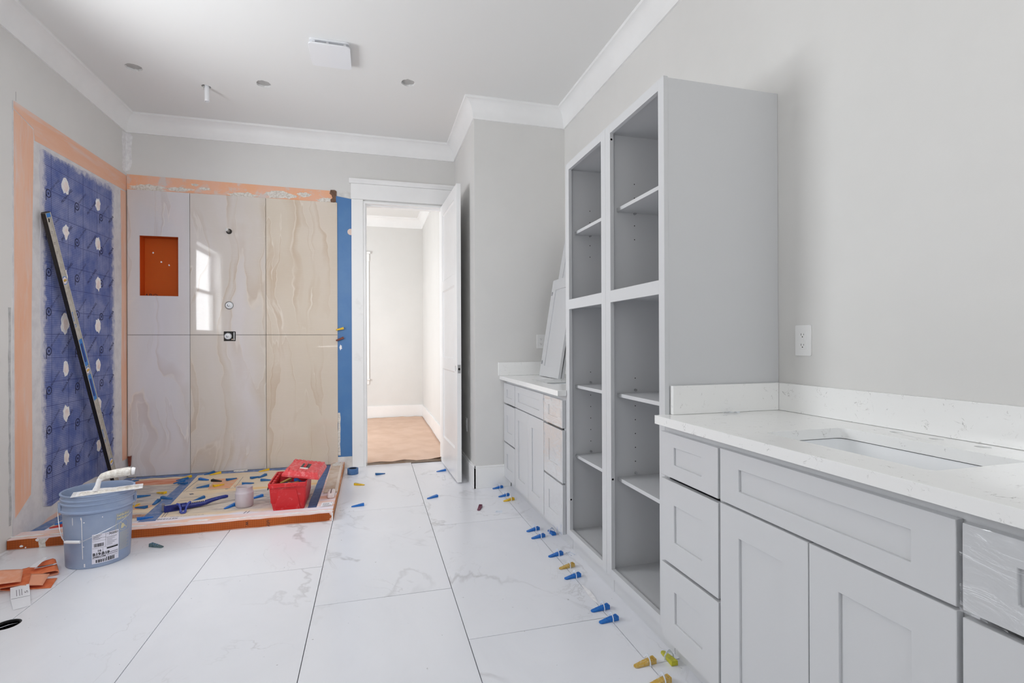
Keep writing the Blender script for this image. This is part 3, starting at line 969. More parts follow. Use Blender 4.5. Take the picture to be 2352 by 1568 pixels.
for iy, yy in enumerate((4.17, 4.49, 4.80)):
    for iz in range(8):
        zz = 2.19 - 0.2545 * iz
        if iy == 2:
            pt.text('PROVA', 0.030, face_x(yy - 0.02, zz - 0.02, PXF, ang=R(45)), bold=0.001)
        else:
            pt.text('PROVA PANEL', 0.027, face_x(yy, zz, PXF, ang=R(45)), bold=0.0004)
pt.build('panel_print', simple('navy_print', S(24, 32, 74), 0.7), wl, normals=False)['kind'] = 'stuff'
for i, (yy, zz, s) in enumerate([(4.151, 2.253, 1.1), (4.578, 2.237, 1.0), (4.155, 1.942, 0.95), (4.576, 1.938, 1.0), (4.14, 1.625, 1.1), (4.574, 1.633, 1.05), (4.14, 1.315, 1.3), (4.572, 1.315, 1.1),
                                 (4.149, 1.014, 1.0), (4.576, 1.016, 0.95), (4.153, 0.708, 1.0), (4.578, 0.715, 1.0), (4.151, 0.406, 0.9), (4.578, 0.41, 0.9)]):
    MB().plate(blob(yy, zz, 0.036 * s, 0.050 * s, 16, 0.26, seed=i), [], px, XL + 0.007, XL + 0.0092).build('mortar_patch', M['mortar_white'], wl)
    MB().plate(blob(yy + 0.002, zz - 0.004, 0.022 * s, 0.031 * s, 16, 0.1, seed=i + 50), [], px, XL + 0.0092, XL + 0.0105).build('screw_cover', M['foam_white'], wl)
def strip(zs, yf, w, seed):
    rg = random.Random(seed)
    a = [(yf(z) - w * rg.uniform(0.5, 1.2), z) for z in zs]
    b = [(yf(z) + w * rg.uniform(0.3, 0.8), z) for z in reversed(zs)]
    return a + b
MB().plate(strip([0.13 + 0.07 * k for k in range(19)], lambda z: 3.606, 0.014, 9), [], px, XL, XL + 0.0012).build('mortar_smear', simple('grey_smear', S(168, 168, 168), 0.9, col2=S(196, 196, 196), vs=25), wl)
MB().plate([(YB - 0.07, 2.66), (YB - 0.05, 2.64), (YB - 0.001, 2.63), (YB - 0.001, 2.975), (YB - 0.06, 2.97), (YB - 0.075, 2.9), (YB - 0.062, 2.8)], [], px, XL, XL + 0.0012).build('compound_patch', M['mortar_white'], wl)
MB().plate([(3.665, 2.61), (3.667, 2.61), (3.667, 2.665), (3.665, 2.665)], [], px, XL, XL + 0.0004).build('pencil_mark', M['print_grey'], wl)

# back wall: six large onyx look tiles, orange band above, blue strip beside
YT = 5.043
J1, J2, XT1 = -1.536, -0.927, -0.313
ZJ = 1.252
tg = 0.0018
cut_top = [(-1.176, ZJ + tg), (-1.176, 1.283), (-1.272, 1.283), (-1.272, ZJ + tg)]
cut_bot = [(-1.272, ZJ - tg), (-1.272, 1.197), (-1.176, 1.197), (-1.176, ZJ - tg)]
top_b = [(J1 + tg, 2.492), (J1 + tg, ZJ + tg)] + list(reversed(cut_top)) + [(J2 - tg, ZJ + tg), (J2 - tg, 2.492)]
bot_b = [(J1 + tg, 0.042), (J2 - tg, 0.042), (J2 - tg, ZJ - tg)] + list(reversed(cut_bot)) + [(J1 + tg, ZJ - tg)]
for loop, hol, mat in ((rect(-2.006, J1 - tg, ZJ + tg, 2.492), [rect(NX0, NX1, NZ0, NZ1)], 'onyx_a'), (rect(-2.006, J1 - tg, 0.042, ZJ - tg), [], 'onyx_a'),
                       (top_b, [circ(-1.227, 1.515, 0.036, 24), circ(-1.226, 2.173, 0.024, 20)], 'onyx_b'), (bot_b, [], 'onyx_b'),
                       (rect(J2 + tg, XT1, ZJ + tg, 2.492), [], 'onyx_c'), (rect(J2 + tg, XT1, 0.042, ZJ - tg), [], 'onyx_c')):
    MB().plate(loop, hol, py, YT, YT + 0.010).build('wall_tile', M[mat], wb)
B(-2.012, XT1 + 0.004, YT + 0.010, YB + 0.001, 0.04, NZ0).build('mortar_bed', M['shadow_gap'], wb)
B(-2.012, NX0, YT + 0.010, YB + 0.001, NZ0, NZ1).build('mortar_bed', M['shadow_gap'], wb)
B(NX1, XT1 + 0.004, YT + 0.010, YB + 0.001, NZ0, NZ1).build('mortar_bed', M['shadow_gap'], wb)
B(-2.012, XT1 + 0.004, YT + 0.010, YB + 0.001, NZ1, 2.49).build('mortar_bed', M['shadow_gap'], wb)
tb = []
rg = random.Random(21)
for k in range(31):
    tb.append((-2.012 + k * 0.0555, 2.485))
tb += [(-0.345, 2.485), (-0.345, 2.602), (-2.012, 2.622)]
MB().plate(tb, [], py, YB - 0.006, YB + 0.001).build('waterproof_band', M['band_x'], wb)
sm = MB()
for k, (x, z, rx, rz) in enumerate([(-1.86, 2.515, 0.14, 0.028), (-1.62, 2.52, 0.10, 0.018), (-1.42, 2.54, 0.05, 0.012), (-1.12, 2.51, 0.11, 0.025), (-0.82, 2.53, 0.12, 0.035), (-0.6, 2.55, 0.05, 0.02), (-0.42, 2.51, 0.07, 0.02), (-1.5, 2.57, 0.03, 0.01)]):
    MB().plate(blob(x, z, rx, rz, 22, 0.35, seed=100 + k), [], py, YB - 0.0076, YB - 0.0058).build('mortar_smear', M['mortar'], wb)
MB().plate([(-0.372, 2.61), (-0.335, 2.612), (-0.318, 2.60), (-0.32, 2.50), (-0.368, 2.49), (-0.374, 2.52), (-0.355, 2.535), (-0.362, 2.56), (-0.38, 2.575)], [], py, YB - 0.008, YB - 0.004).build('torn_board', M['cardboard'], wb)
MB().plate([(XT1 + 0.002, 0.105), (DX0 - 0.122, 0.105), (DX0 - 0.122, 2.535), (XT1 - 0.01, 2.556)], [], py, YB - 0.010, YB + 0.001).build('painted_strip', M['blue_wall'], wb)
MB().plate(strip([0.12 + 0.05 * k for k in range(9)], lambda z: XT1 + 0.012, 0.016, 3), [], py, YB - 0.0115, YB - 0.0095).build('mortar_smear', M['mortar'], wb)
MB().plate(circ(-0.192, 2.225, 0.03, 18), [], py, YB - 0.0112, YB - 0.0095).build('bare_patch', M['peach_patch'], wb)
MB().plate(blob(-0.285, 1.135, 0.012, 0.024, 10, 0.3, seed=31), [], py, YB - 0.0115, YB - 0.0095).build('mortar_smear', M['mortar_white'], wb)
MB().plate([(XL + 0.001, 2.65), (XL + 0.03, 2.66), (XL + 0.045, 2.72), (XL + 0.04, 2.84), (XL + 0.05, 2.95), (XL + 0.03, 2.975), (XL + 0.001, 2.975)], [], py, YB - 0.0012, YB).build('compound_patch', M['mortar_white'], wb)
MB().plate([(XT1 + 0.01, 2.56), (-0.19, 2.54), (-0.19, 2.6), (-0.24, 2.615), (XT1 + 0.01, 2.60)], [], py, YB - 0.001, YB).build('compound_patch', M['wall_bare'], wb)
# niche box of orange foam board
ND = 0.088
B(NX0 - 0.01, NX1 + 0.01, YB + ND, YB + ND + 0.012, NZ0 - 0.01, NZ1 + 0.01).build('niche_back', M['niche_grid'], wb)
for a, b in ((NX0 - 0.010, NX0 + 0.0015), (NX1 - 0.0015, NX1 + 0.010)):
    B(a, b, YT + 0.0105, YB + ND, NZ0 - 0.01, NZ1 + 0.01).build('niche_side', M['niche_grid_y'], wb)
for a, b in ((NZ0 - 0.010, NZ0 + 0.0015), (NZ1 - 0.0015, NZ1 + 0.010)):
    B(NX0 + 0.002, NX1 - 0.002, YT + 0.0105, YB + ND, a, b).build('niche_shelf', M['niche_grid'], wb)
MB().text('ABO', 0.05, face_ny(NX0 + 0.05, NZ0 + 0.006, YB + ND - 0.0006)).build('niche_print', M['print_black'], wb, normals=False)['kind'] = 'stuff'
for k, (x, z) in enumerate(((-1.852, 1.975), (-1.79, 1.895), (-1.73, 1.87))):
    MB().plate(blob(x, z, 0.006 + 0.002 * (k == 1), 0.008, 8, 0.3, seed=k), [], py, YB + ND - 0.001, YB + ND).build('mortar_fleck', M['mortar_white'], wb)

# valves and pipe stubs
t = thing('shower_arm_stub', 'short chrome pipe stub poking out of the tile above the two valves', 'pipe', (-1.226, YT, 2.173))
MB().tube([(-1.226, YB + 0.05, 2.173), (-1.226, YT - 0.075, 2.173)], 0.0115, 14, caps=False).build('pipe', M['steel'], t, smooth=50)
MB().lathe([(0.0115, 0.0), (0.0115, 0.006), (0.0085, 0.006), (0.0085, -0.03)], (-1.226, YT - 0.0752, 2.173), 14, Matrix.Rotation(R(90), 3, 'X')).build('open_end', M['steel'], t, smooth=40)
MB().lathe([(0.0086, 0), (0.0, 0)], (-1.226, YT - 0.055, 2.173), 14, Matrix.Rotation(R(90), 3, 'X')).build('bore', M['hole'], t)


def valve(name, label, x, z, r):
    t = thing(name, label, 'valve', (x, YT, z))
    rx = Matrix.Rotation(R(90), 3, 'X')
    MB().lathe([(r, -0.03), (r, 0.004), (r * 0.86, 0.006), (r * 0.8, 0.001), (r * 0.62, 0.001), (r * 0.6, 0.010), (r * 0.45, 0.012), (0.0, 0.012)], (x, YT - 0.001, z), 24, rx).build('body', M['white_plastic'], t, smooth=40)
    MB().lathe([(r * 0.3, 0.012), (r * 0.3, 0.026), (r * 0.2, 0.028), (0.0, 0.028)], (x, YT - 0.001, z), 10, rx).build('stem', M['chrome'], t, smooth=40)
    MB().lathe([(r * 0.92, 0.004), (r * 0.98, 0.007), (r * 0.92, 0.009), (r * 0.86, 0.007)], (x, YT - 0.001, z), 24, rx, close=True).build('ring', M['steel'], t, smooth=50)
    return t


valve('shower_valve', 'round white rough-in valve in its own hole in the upper middle tile', -1.227, 1.515, 0.033)
vt = valve('shower_valve', 'round white rough-in valve in a black square cut-out at the tile joint', -1.238, 1.240, 0.030)
B(-1.268, -1.180, YB - 0.012, YB + 0.002, 1.200, 1.280).build('wall_box', M['hole'], vt)
MB().tube([(-1.19, YB - 0.013, 1.205), (-1.19, YB - 0.013, 1.276)], 0.006, 8).build('side_pipe', M['steel'], vt, smooth=50)
MB().tube([(-1.21, YB - 0.013, 1.212), (-1.182, YB - 0.013, 1.212)], 0.005, 8).build('side_pipe', M['wood'], vt, smooth=50)
t = thing('shower_pipe', 'white plastic pipe stub hanging from the ceiling above the shower', 'pipe', (PIPE[0], PIPE[1], ZC))
MB().lathe([(0.0165, 0.04), (0.0165, -0.113), (0.013, -0.113), (0.013, -0.06), (0.0, -0.06)], (PIPE[0], PIPE[1], ZC), 18).build('pipe', M['white_plastic'], t, smooth=40)
MB().tube([(PIPE[0] - 0.022, PIPE[1], ZC + 0.005), (PIPE[0] - 0.024, PIPE[1] - 0.01, ZC - 0.02), (PIPE[0] - 0.022, PIPE[1] - 0.012, ZC - 0.03)], 0.004, 6).build('torn_edge', M['wall_bare'], t)

# ------------------------------------------------------------------ shower tray and curb
TZ = 0.038
tray = thing('shower_tray', 'printed foam shower tray filling the unfinished shower floor behind the curb', 'shower tray', (-1.2, 4.3, 0.0))
B(XL + 0.006, -0.372, 3.702, YT - 0.002, 0.0, TZ).build('base', M['tray'], tray, bevel=0.002)
def flat(name, loop, mat, z0=TZ, th=0.0004, parent=tray):
    return MB().plate(loop, [], pz, z0 + 0.0002, z0 + 0.0002 + th).build(name, mat, parent)
def rag(x0, x1, y0, y1, jag, seed, n=14):
    rg = random.Random(seed)
    L = [(x0 + rg.uniform(-jag, jag), y0 + (y1 - y0) * k / n) for k in range(n + 1)]
    Rr = [(x1 + rg.uniform(-jag, jag), y1 - (y1 - y0) * k / n) for k in range(n + 1)]
    return L + Rr
MB().plate([(-1.445, 3.72), (-1.345, 3.72), (-1.465, 5.035), (-1.52, 5.035)], [], pz, TZ, TZ + 0.0016).build('seam_band', M['blue_band'], tray)
MB().plate(rag(-0.436, -0.376, 3.71, 5.03, 0.002, 2), [], pz, TZ, TZ + 0.0018).build('seam_band', simple('dark_blue_band', S(66, 92, 140), 0.65, col2=S(92, 112, 152), vs=20), tray)
MB().plate(rag(XL + 0.008, XL + 0.075, 3.72, 5.03, 0.006, 3), [], pz, TZ, TZ + 0.0012).build('seam_band', M['blue_band'], tray)
rg = random.Random(8)
MB().plate([(-1.94, 4.955 + 0.01)] + [(-1.94 + 0.075 * k, 4.965 + rg.uniform(-0.012, 0.012)) for k in range(1, 20)] + [(-0.45, 5.038), (-1.94, 5.038)], [], pz, TZ + 0.0002, TZ + 0.0022).build('seam_band', M['blue_band'], tray)
flat('white_margin', [(-1.41, 3.712), (-0.45, 3.712), (-0.45, 3.755), (-1.41, 3.768)], M['tray_white'], th=0.0003)
flat('orange_block', [(-1.245, 4.475), (-1.085, 4.455), (-1.09, 4.76), (-1.272, 4.79)], M['tray_orange'])
flat('grey_block', [(-1.365, 4.495), (-1.256, 4.49), (-1.262, 4.665), (-1.375, 4.67)], M['tray_grey'])
flat('orange_oval', [(-1.132 + 0.05 * math.cos(a * 0.35) + 0.03 * math.sin(a * 0.35), 4.15 + 0.06 * math.sin(a * 0.35)) for a in range(18)], M['tray_orange'])
MB().plate(circ(-1.03, 4.515, 0.042, 20), [circ(-1.03, 4.515, 0.032, 20)], pz, TZ + 0.0002, TZ + 0.0006).build('orange_ring', M['tray_orange'], tray)
flat('line_print', [(-1.88, 4.745), (-1.535, 4.72), (-1.56, 4.90), (-1.88, 4.90)], M['brick_print'])
flat('orange_block', [(-1.66, 4.06), (-1.50, 4.06), (-1.49, 4.14), (-1.63, 4.17)], M['tray_orange'])
flat('brown_block', [(-1.56, 3.87), (-1.44, 3.86), (-1.45, 3.93), (-1.56, 3.95)], simple('brown_print', S(150, 112, 96), 0.8, col2=S(190, 150, 128), vs=40))
tp = MB()
tp.text('KST1220/1830', 0.030, face_z(-1.325, 3.793, TZ + 0.0009, R(176)), bold=0.0008, spacing=1.1)
tp.text('48" X 72" (122 CM X 183 CM)', 0.016, face_z(-1.185, 3.822, TZ + 0.0009, R(178)), spacing=1.0)
tp.text('KERDI-SHOWER', 0.036, face_z(-0.463, 3.97, TZ + 0.0009, R(86)), spacing=0.95)
for a, b in ((0.0, 0.004), (0.016, 0.003)):
    tp.plate([(-1.337 + a, 3.83), (-1.337 + a + b, 3.83), (-1.356 + a + b, 3.98), (-1.356 + a, 3.98)], [], pz, TZ + 0.0004, TZ + 0.0008)
for x in (-0.838, -0.818):
    tp.plate([(x, 3.765), (x + 0.006, 3.765), (x + 0.014, 3.815), (x + 0.008, 3.815)], [], pz, TZ + 0.0004, TZ + 0.0008)
for x0, x1, y, w in ((-1.405, -1.395, 3.85, 0.2), (-1.41, -1.404, 4.1, 0.2)):
    for k in range(7):
        tp.plate(rect(x0 - 0.004 * k / 7, x1 - 0.004 * k / 7, y + k * 0.026, y + k * 0.026 + 0.014), [], pz, TZ + 0.0004, TZ + 0.0008)
tp.text('B', 0.05, face_z(-1.322, 4.36, TZ + 0.0009, R(30)), bold=0.002)
tp.text('12', 0.022, face_z(-1.10, 4.435, TZ + 0.0009, R(178)), bold=0.001)
tp.text('12', 0.022, face_z(-0.985, 4.462, TZ + 0.0009, R(178)), bold=0.001)
tp.plate(rect(-1.405, -1.401, 4.44, 4.80), [], pz, TZ + 0.0004, TZ + 0.0008)
tp.plate(rect(-1.39, -1.055, 4.447, 4.450), [], pz, TZ + 0.0004, TZ + 0.0008)
tp.plate([(-1.052, 4.45), (-1.049, 4.45), (-1.064, 4.80), (-1.067, 4.80)], [], pz, TZ + 0.0004, TZ + 0.0008)
tp.build('lettering', M['print_grey'], tray, normals=False)['kind'] = 'stuff'
for k in range(9):       # lines of small print, too small to read
    tl = MB().plate(rect(-1.36 + 0.01 * (k % 3), -1.19 - 0.02 * (k % 2), 4.10 + 0.026 * k, 4.10 + 0.026 * k + 0.008), [], pz, TZ + 0.0002, TZ + 0.0005).build('print_line', simple('faint_print', S(176, 164, 150), 0.8), tray) if k % 3 != 2 else None
MB().plate([(-1.19, 5.0), (-1.16, 4.985), (-1.10, 4.99), (-1.075, 5.0), (-1.08, 5.03), (-1.18, 5.03)], [], pz, TZ, TZ + 0.012).build('mortar_lump', M['mortar'], tray, bevel=0.004)

CZ = 0.062
curb = thing('shower_curb', 'low orange foam curb round the shower tray with mortar smears', 'curb', (-1.0, 3.6, 0.0))
B(XL + 0.004, -0.2585, 3.570, 3.70, 0.0, CZ - 0.002).build('front_core', M['band_top'], curb, bevel=0.003)
B(-0.37, -0.2585, 3.70, YT + 0.002, 0.0, CZ - 0.002).build('side_core', M['band_top'], curb, bevel=0.003)
rg = random.Random(5)
fr = [(-1.862, 0.004)] + [(XL + 0.006, 0.006), (XL + 0.006, 0.054)] + [(-1.975 + 0.02 * k, 0.055 + rg.uniform(-0.003, 0.003)) for k in range(6)] + [(-1.868, 0.05)]
MB().plate(fr, [], py, 3.5665, 3.5705).build('front_board', M['foam_grid'], curb)
fr = [(-1.83, 0.006), (-1.832, 0.03), (-1.815, 0.052), (-1.76, 0.055), (-1.755, 0.04), (-1.70, 0.038), (-1.66, 0.054)] + [(-1.6 + k * 0.06, 0.0545 + rg.uniform(-0.002, 0.002)) for k in range(22)] + [(-0.278, 0.054), (-0.272, 0.04), (-0.262, 0.034), (-0.268, 0.022), (-0.275, 0.02), (-0.276, 0.008)] + [(-0.3 - 0.1 * k, 0.006 + rg.uniform(-0.002, 0.002)) for k in range(15)]
MB().plate(fr, [], py, 3.5665, 3.5705).build('front_board', M['foam_grid'], curb)
MB().plate([(3.60, 0.003), (YT, 0.003), (YT, 0.058), (3.9, 0.056), (3.60, 0.054)], [], px, -0.2588, -0.2555).build('side_board', M['foam_grid_y'], curb)
MB().plate([(-1.866, 0.001), (-1.828, 0.001), (-1.832, 0.052), (-1.866, 0.05)], [], py, 3.567, 3.571).build('mortar_gap', M['mortar'], curb)
MB().plate([(-0.262, 0.0), (-0.2545, 0.0), (-0.2545, 0.054), (-0.264, 0.054)], [], py, 3.564, 3.572).build('mortar_gap', M['mortar_white'], curb, bevel=0.002)
MB().text('w.', 0.036, face_ny(-0.768, 0.03, 3.5663, R(-90))).text('utr', 0.036, face_ny(-0.646, 0.024, 3.5663, R(-90))).build('lettering', M['print_black'], curb, normals=False)['kind'] = 'stuff'
rg = random.Random(12)
for k in range(10):
    x = -1.95 + 0.18 * k
    MB().plate(blob(x, 3.60 + rg.uniform(0, 0.03), rg.uniform(0.05, 0.1), rg.uniform(0.006, 0.014), 14, 0.4, seed=300 + k), [], pz, CZ - 0.002, CZ + 0.0005).build('mortar_smear', M['mortar_white'], curb)
for k, (x, z, r) in enumerate(((-1.945, 0.02, 0.007), (-1.925, 0.01, 0.004), (-1.87, 0.048, 0.008), (-1.68, 0.004, 0.008), (-1.42, 0.003, 0.006))):
    MB().plate(blob(x, z, r, r * 0.9, 9, 0.3, seed=k), [], py, 3.563, 3.568).build('mortar_fleck', M['mortar_white'], curb)

# ------------------------------------------------------------------ cabinets
XF = 1.058       # face-frame plane
XD = 1.037       # door and drawer fronts
XTOE = 1.097
CT = 0.905       # worktop height


def shaker(name, y0, y1, z0, z1, parent, rail=0.083, film=False, narrow=None):
    """shaker front facing -x: a frame with a recessed panel"""
    rl = narrow or rail
    fr = MB().plate(rect(y0, y1, z0, z1), [rect(y0 + rail, y1 - rail, z0 + rl, z1 - rl)], px, XD, XD + 0.0195).build(name, M['cabinet'], parent, bevel=0.0012, seg=1)
    B(XD + 0.0075, XD + 0.016, y0 + rail + 0.0002, y1 - rail - 0.0002, z0 + rl + 0.0002, z1 - rl - 0.0002).build('panel', M['cabinet'], fr)
    if film:
        rg = random.Random(int(y0 * 1000 + z0 * 77))
        vs = []; fs = []
        n, m = 26, 18
        for j in range(m + 1):
            for i in range(n + 1):
                u, v = i / n, j / m
                edge = min(u, 1 - u, v, 1 - v)
                x = XD - 0.0024 - 0.0005 * rg.random() - (0.003 * rg.random() if edge < 0.06 else 0) - 0.001 * math.sin(9 * u + 5 * v)
                vs.append((x, y0 - 0.002 + (y1 - y0 + 0.004) * u, z0 - 0.002 + (z1 - z0 + 0.004) * v))
        for j in range(m):
            for i in range(n):
                a = j * (n + 1) + i
                fs.append((a, a + 1, a + n + 2, a + n + 1))
        f_ = MB().add(vs, fs)
        # turned-in edges on the near side and along the top
        f_.quad((XD - 0.003, y0 - 0.002, z0), (XD + 0.018, y0 - 0.003, z0), (XD + 0.018, y0 - 0.003, z1), (XD - 0.003, y0 - 0.002, z1))
        f_.quad((XD - 0.003, y0, z1 + 0.002), (XD - 0.003, y1, z1 + 0.002), (XD + 0.018, y1, z1 + 0.004), (XD + 0.018, y0, z1 + 0.004))
        f_.quad((XD - 0.003, y1 + 0.002, z0), (XD + 0.018, y1 + 0.003, z0), (XD + 0.018, y1 + 0.003, z1), (XD - 0.003, y1 + 0.002, z1))
        fo = f_.build('protective_film', M['film'], fr, smooth=180, normals=False)
        fo['label'] = 'clear crinkled plastic film'
    return fr


def vanity(label, ya, yb, films_a=(), films_b=(), near_left=False):
    """three-drawer stacks at both ends (ya..ya+.335 and yb-.335..yb) and two doors under a false front"""
    t = thing('bathroom_vanity', label, 'vanity', (1.3, (ya + yb) / 2, 0.0), 'grey shaker vanities along the right wall')
    za, zb = 0.092, 0.872
    for y in (ya, yb - 0.016):
        B(XF + 0.019, XR - 0.002, y, y + 0.016, za, zb).build('side_panel', M['cabinet'], t)
    B(XF + 0.019, XR - 0.002, ya + 0.016, yb - 0.016, za, za + 0.016).build('bottom_panel', M['cabinet_in'], t)
    B(XTOE, XTOE + 0.016, ya, yb, 0.0, za).build('toe_kick', M['cabinet'], t)
    s0, s1 = ya + 0.333, yb - 0.333
    ff = [rect(ya + 0.03, s0 - 0.02, za + 0.03, 0.83), rect(s0 + 0.02, s1 - 0.02, za + 0.03, 0.66), rect(s0 + 0.02, s1 - 0.02, 0.70, 0.83), rect(s1 + 0.02, yb - 0.03, za + 0.03, 0.83)]
    MB().plate(rect(ya, yb, za, zb), ff, px, XF, XF + 0.019).build('face_frame', M['cabinet'], t)
    g2 = 0.005
    for (y0, y1, fl) in ((ya + 0.004, s0 - g2, films_a), (s1 + g2, yb - 0.004, films_b)):
        for i, (z0, z1) in enumerate(((0.086, 0.365), (0.376, 0.675), (0.688, 0.847))):
            shaker('drawer', y0, y1, z0, z1, t, narrow=0.048 if i == 2 else None, film=i in fl)
    shaker('false_front', s0 + g2, s1 - g2, 0.688, 0.849, t, narrow=0.048)
    mid = (s0 + s1) / 2
    shaker('door', s0 + g2, mid - 0.0016, 0.086, 0.681, t)
    shaker('door', mid + 0.0016, s1 - g2, 0.086, 0.681, t)
    return t


VA = (0.352, 1.690)
VB = (2.703, 4.041)
vanity('grey shaker vanity nearest the camera with a film-wrapped drawer at its right end', *VA, films_a=(2,))
vanity('grey shaker vanity in the far alcove with film-wrapped drawers beside the tall cabinets', *VB, films_a=(0, 1, 2))


def rr(x0, x1, y0, y1, r, n=5):
    pts = []
    for cx, cy, a in ((x1 - r, y1 - r, 0), (x0 + r, y1 - r, 90), (x0 + r, y0 + r, 180), (x1 - r, y0 + r, 270)):
        pts += [(cx + r * math.cos(R(a + 90 * k / n)), cy + r * math.sin(R(a + 90 * k / n))) for k in range(n + 1)]
    return pts


def worktop(label, ya, yb, sy0, sy1, sx0, sx1, holes, front, splash_side):
    t = thing('worktop', label, 'worktop', (1.3, (ya + yb) / 2, CT - 0.03), 'white quartz worktops')
    hl = [rr(sx0, sx1, sy0, sy1, 0.022)] + [circ(x, y, 0.0165, 16) for x, y in holes]
    MB().plate(rect(front, XR - 0.001, ya, yb) if splash_side == 'far' else [(front, ya), (XF - 0.002, ya), (XF - 0.002, VB[0]), (XR - 0.001, VB[0]), (XR - 0.001, yb), (front, yb)], hl, pz, CT - 0.0315, CT).build('slab', M['quartz'], t, bevel=0.002)
    B(XR - 0.021, XR - 0.001, max(ya, VB[0]) if splash_side == 'alcove' else ya, yb, CT + 0.0006, CT + 0.108).build('backsplash', M['quartz'], t, bevel=0.0015)
    if splash_side == 'far':
        B(XF + 0.022, XR - 0.0225, yb - 0.020, yb - 0.0005, CT + 0.0006, CT + 0.108).build('side_splash', M['quartz'], t, bevel=0.0015)
    elif splash_side == 'alcove':
        B(front - 0.012, XR - 0.0225, yb - 0.020, yb - 0.0005, CT + 0.0006, CT + 0.108).build('side_splash', M['quartz'], t, bevel=0.0015)
    return t


def basin(label, sy0, sy1, sx0, sx1):
    t = thing('sink', label, 'sink', ((sx0 + sx1) / 2, (sy0 + sy1) / 2, CT - 0.19), 'white undermount sinks')
    m = MB()
    zt = CT - 0.034
    rings = []
    for (d, z, r) in ((-0.03, zt, 0.04), (-0.004, zt, 0.03), (-0.002, zt - 0.005, 0.03), (0.012, zt - 0.07, 0.035), (0.03, zt - 0.115, 0.05), (0.07, zt - 0.128, 0.05)):
        rings.append([(x, y, z) for x, y in rr(sx0 + d, sx1 - d, sy0 + d, sy1 - d, r)])
    n = len(rings[0])
    vs = [p for q in rings for p in q]
    fs = [(i * n + k, i * n + (k + 1) % n, (i + 1) * n + (k + 1) % n, (i + 1) * n + k) for i in range(len(rings) - 1) for k in range(n)]
    fs.append(tuple((len(rings) - 1) * n + k for k in range(n)))
    o = m.add(vs, fs).build('basin', M['lip'], t, smooth=50)
    sd = o.modifiers.new('thickness', 'SOLIDIFY'); sd.thickness = 0.010; sd.offset = -1
    MB().lathe([(0.024, 0.0), (0.024, 0.003), (0.018, 0.004), (0.016, 0.001), (0.0, 0.001)], ((sx0 + sx1) / 2, (sy0 + sy1) / 2, zt - 0.1275), 20).build('drain', M['chrome'], t, smooth=40)
    return t


SA = (0.800, 1.277, 1.135, 1.428)
SB = (3.09, 3.567, 1.118, 1.408)
worktop('white veined quartz worktop with three tap holes on the near vanity', 0.30, VA[1] + 0.001, *SA, [(1.514, 1.168), (1.514, 1.056), (1.514, 0.944)], 1.014, 'far')
worktop('white quartz worktop in the far alcove under two leaning cabinet doors', VB[0] - 0.013, YA - 0.001, *SB, [(1.508, 3.44), (1.508, 3.33), (1.508, 3.22)], 1.002, 'alcove')
basin('white rectangular undermount sink in the near worktop', *SA)
basin('white undermount sink half hidden by the leaning cabinet doors', *SB)

# tall open linen cabinets
TH = 2.178


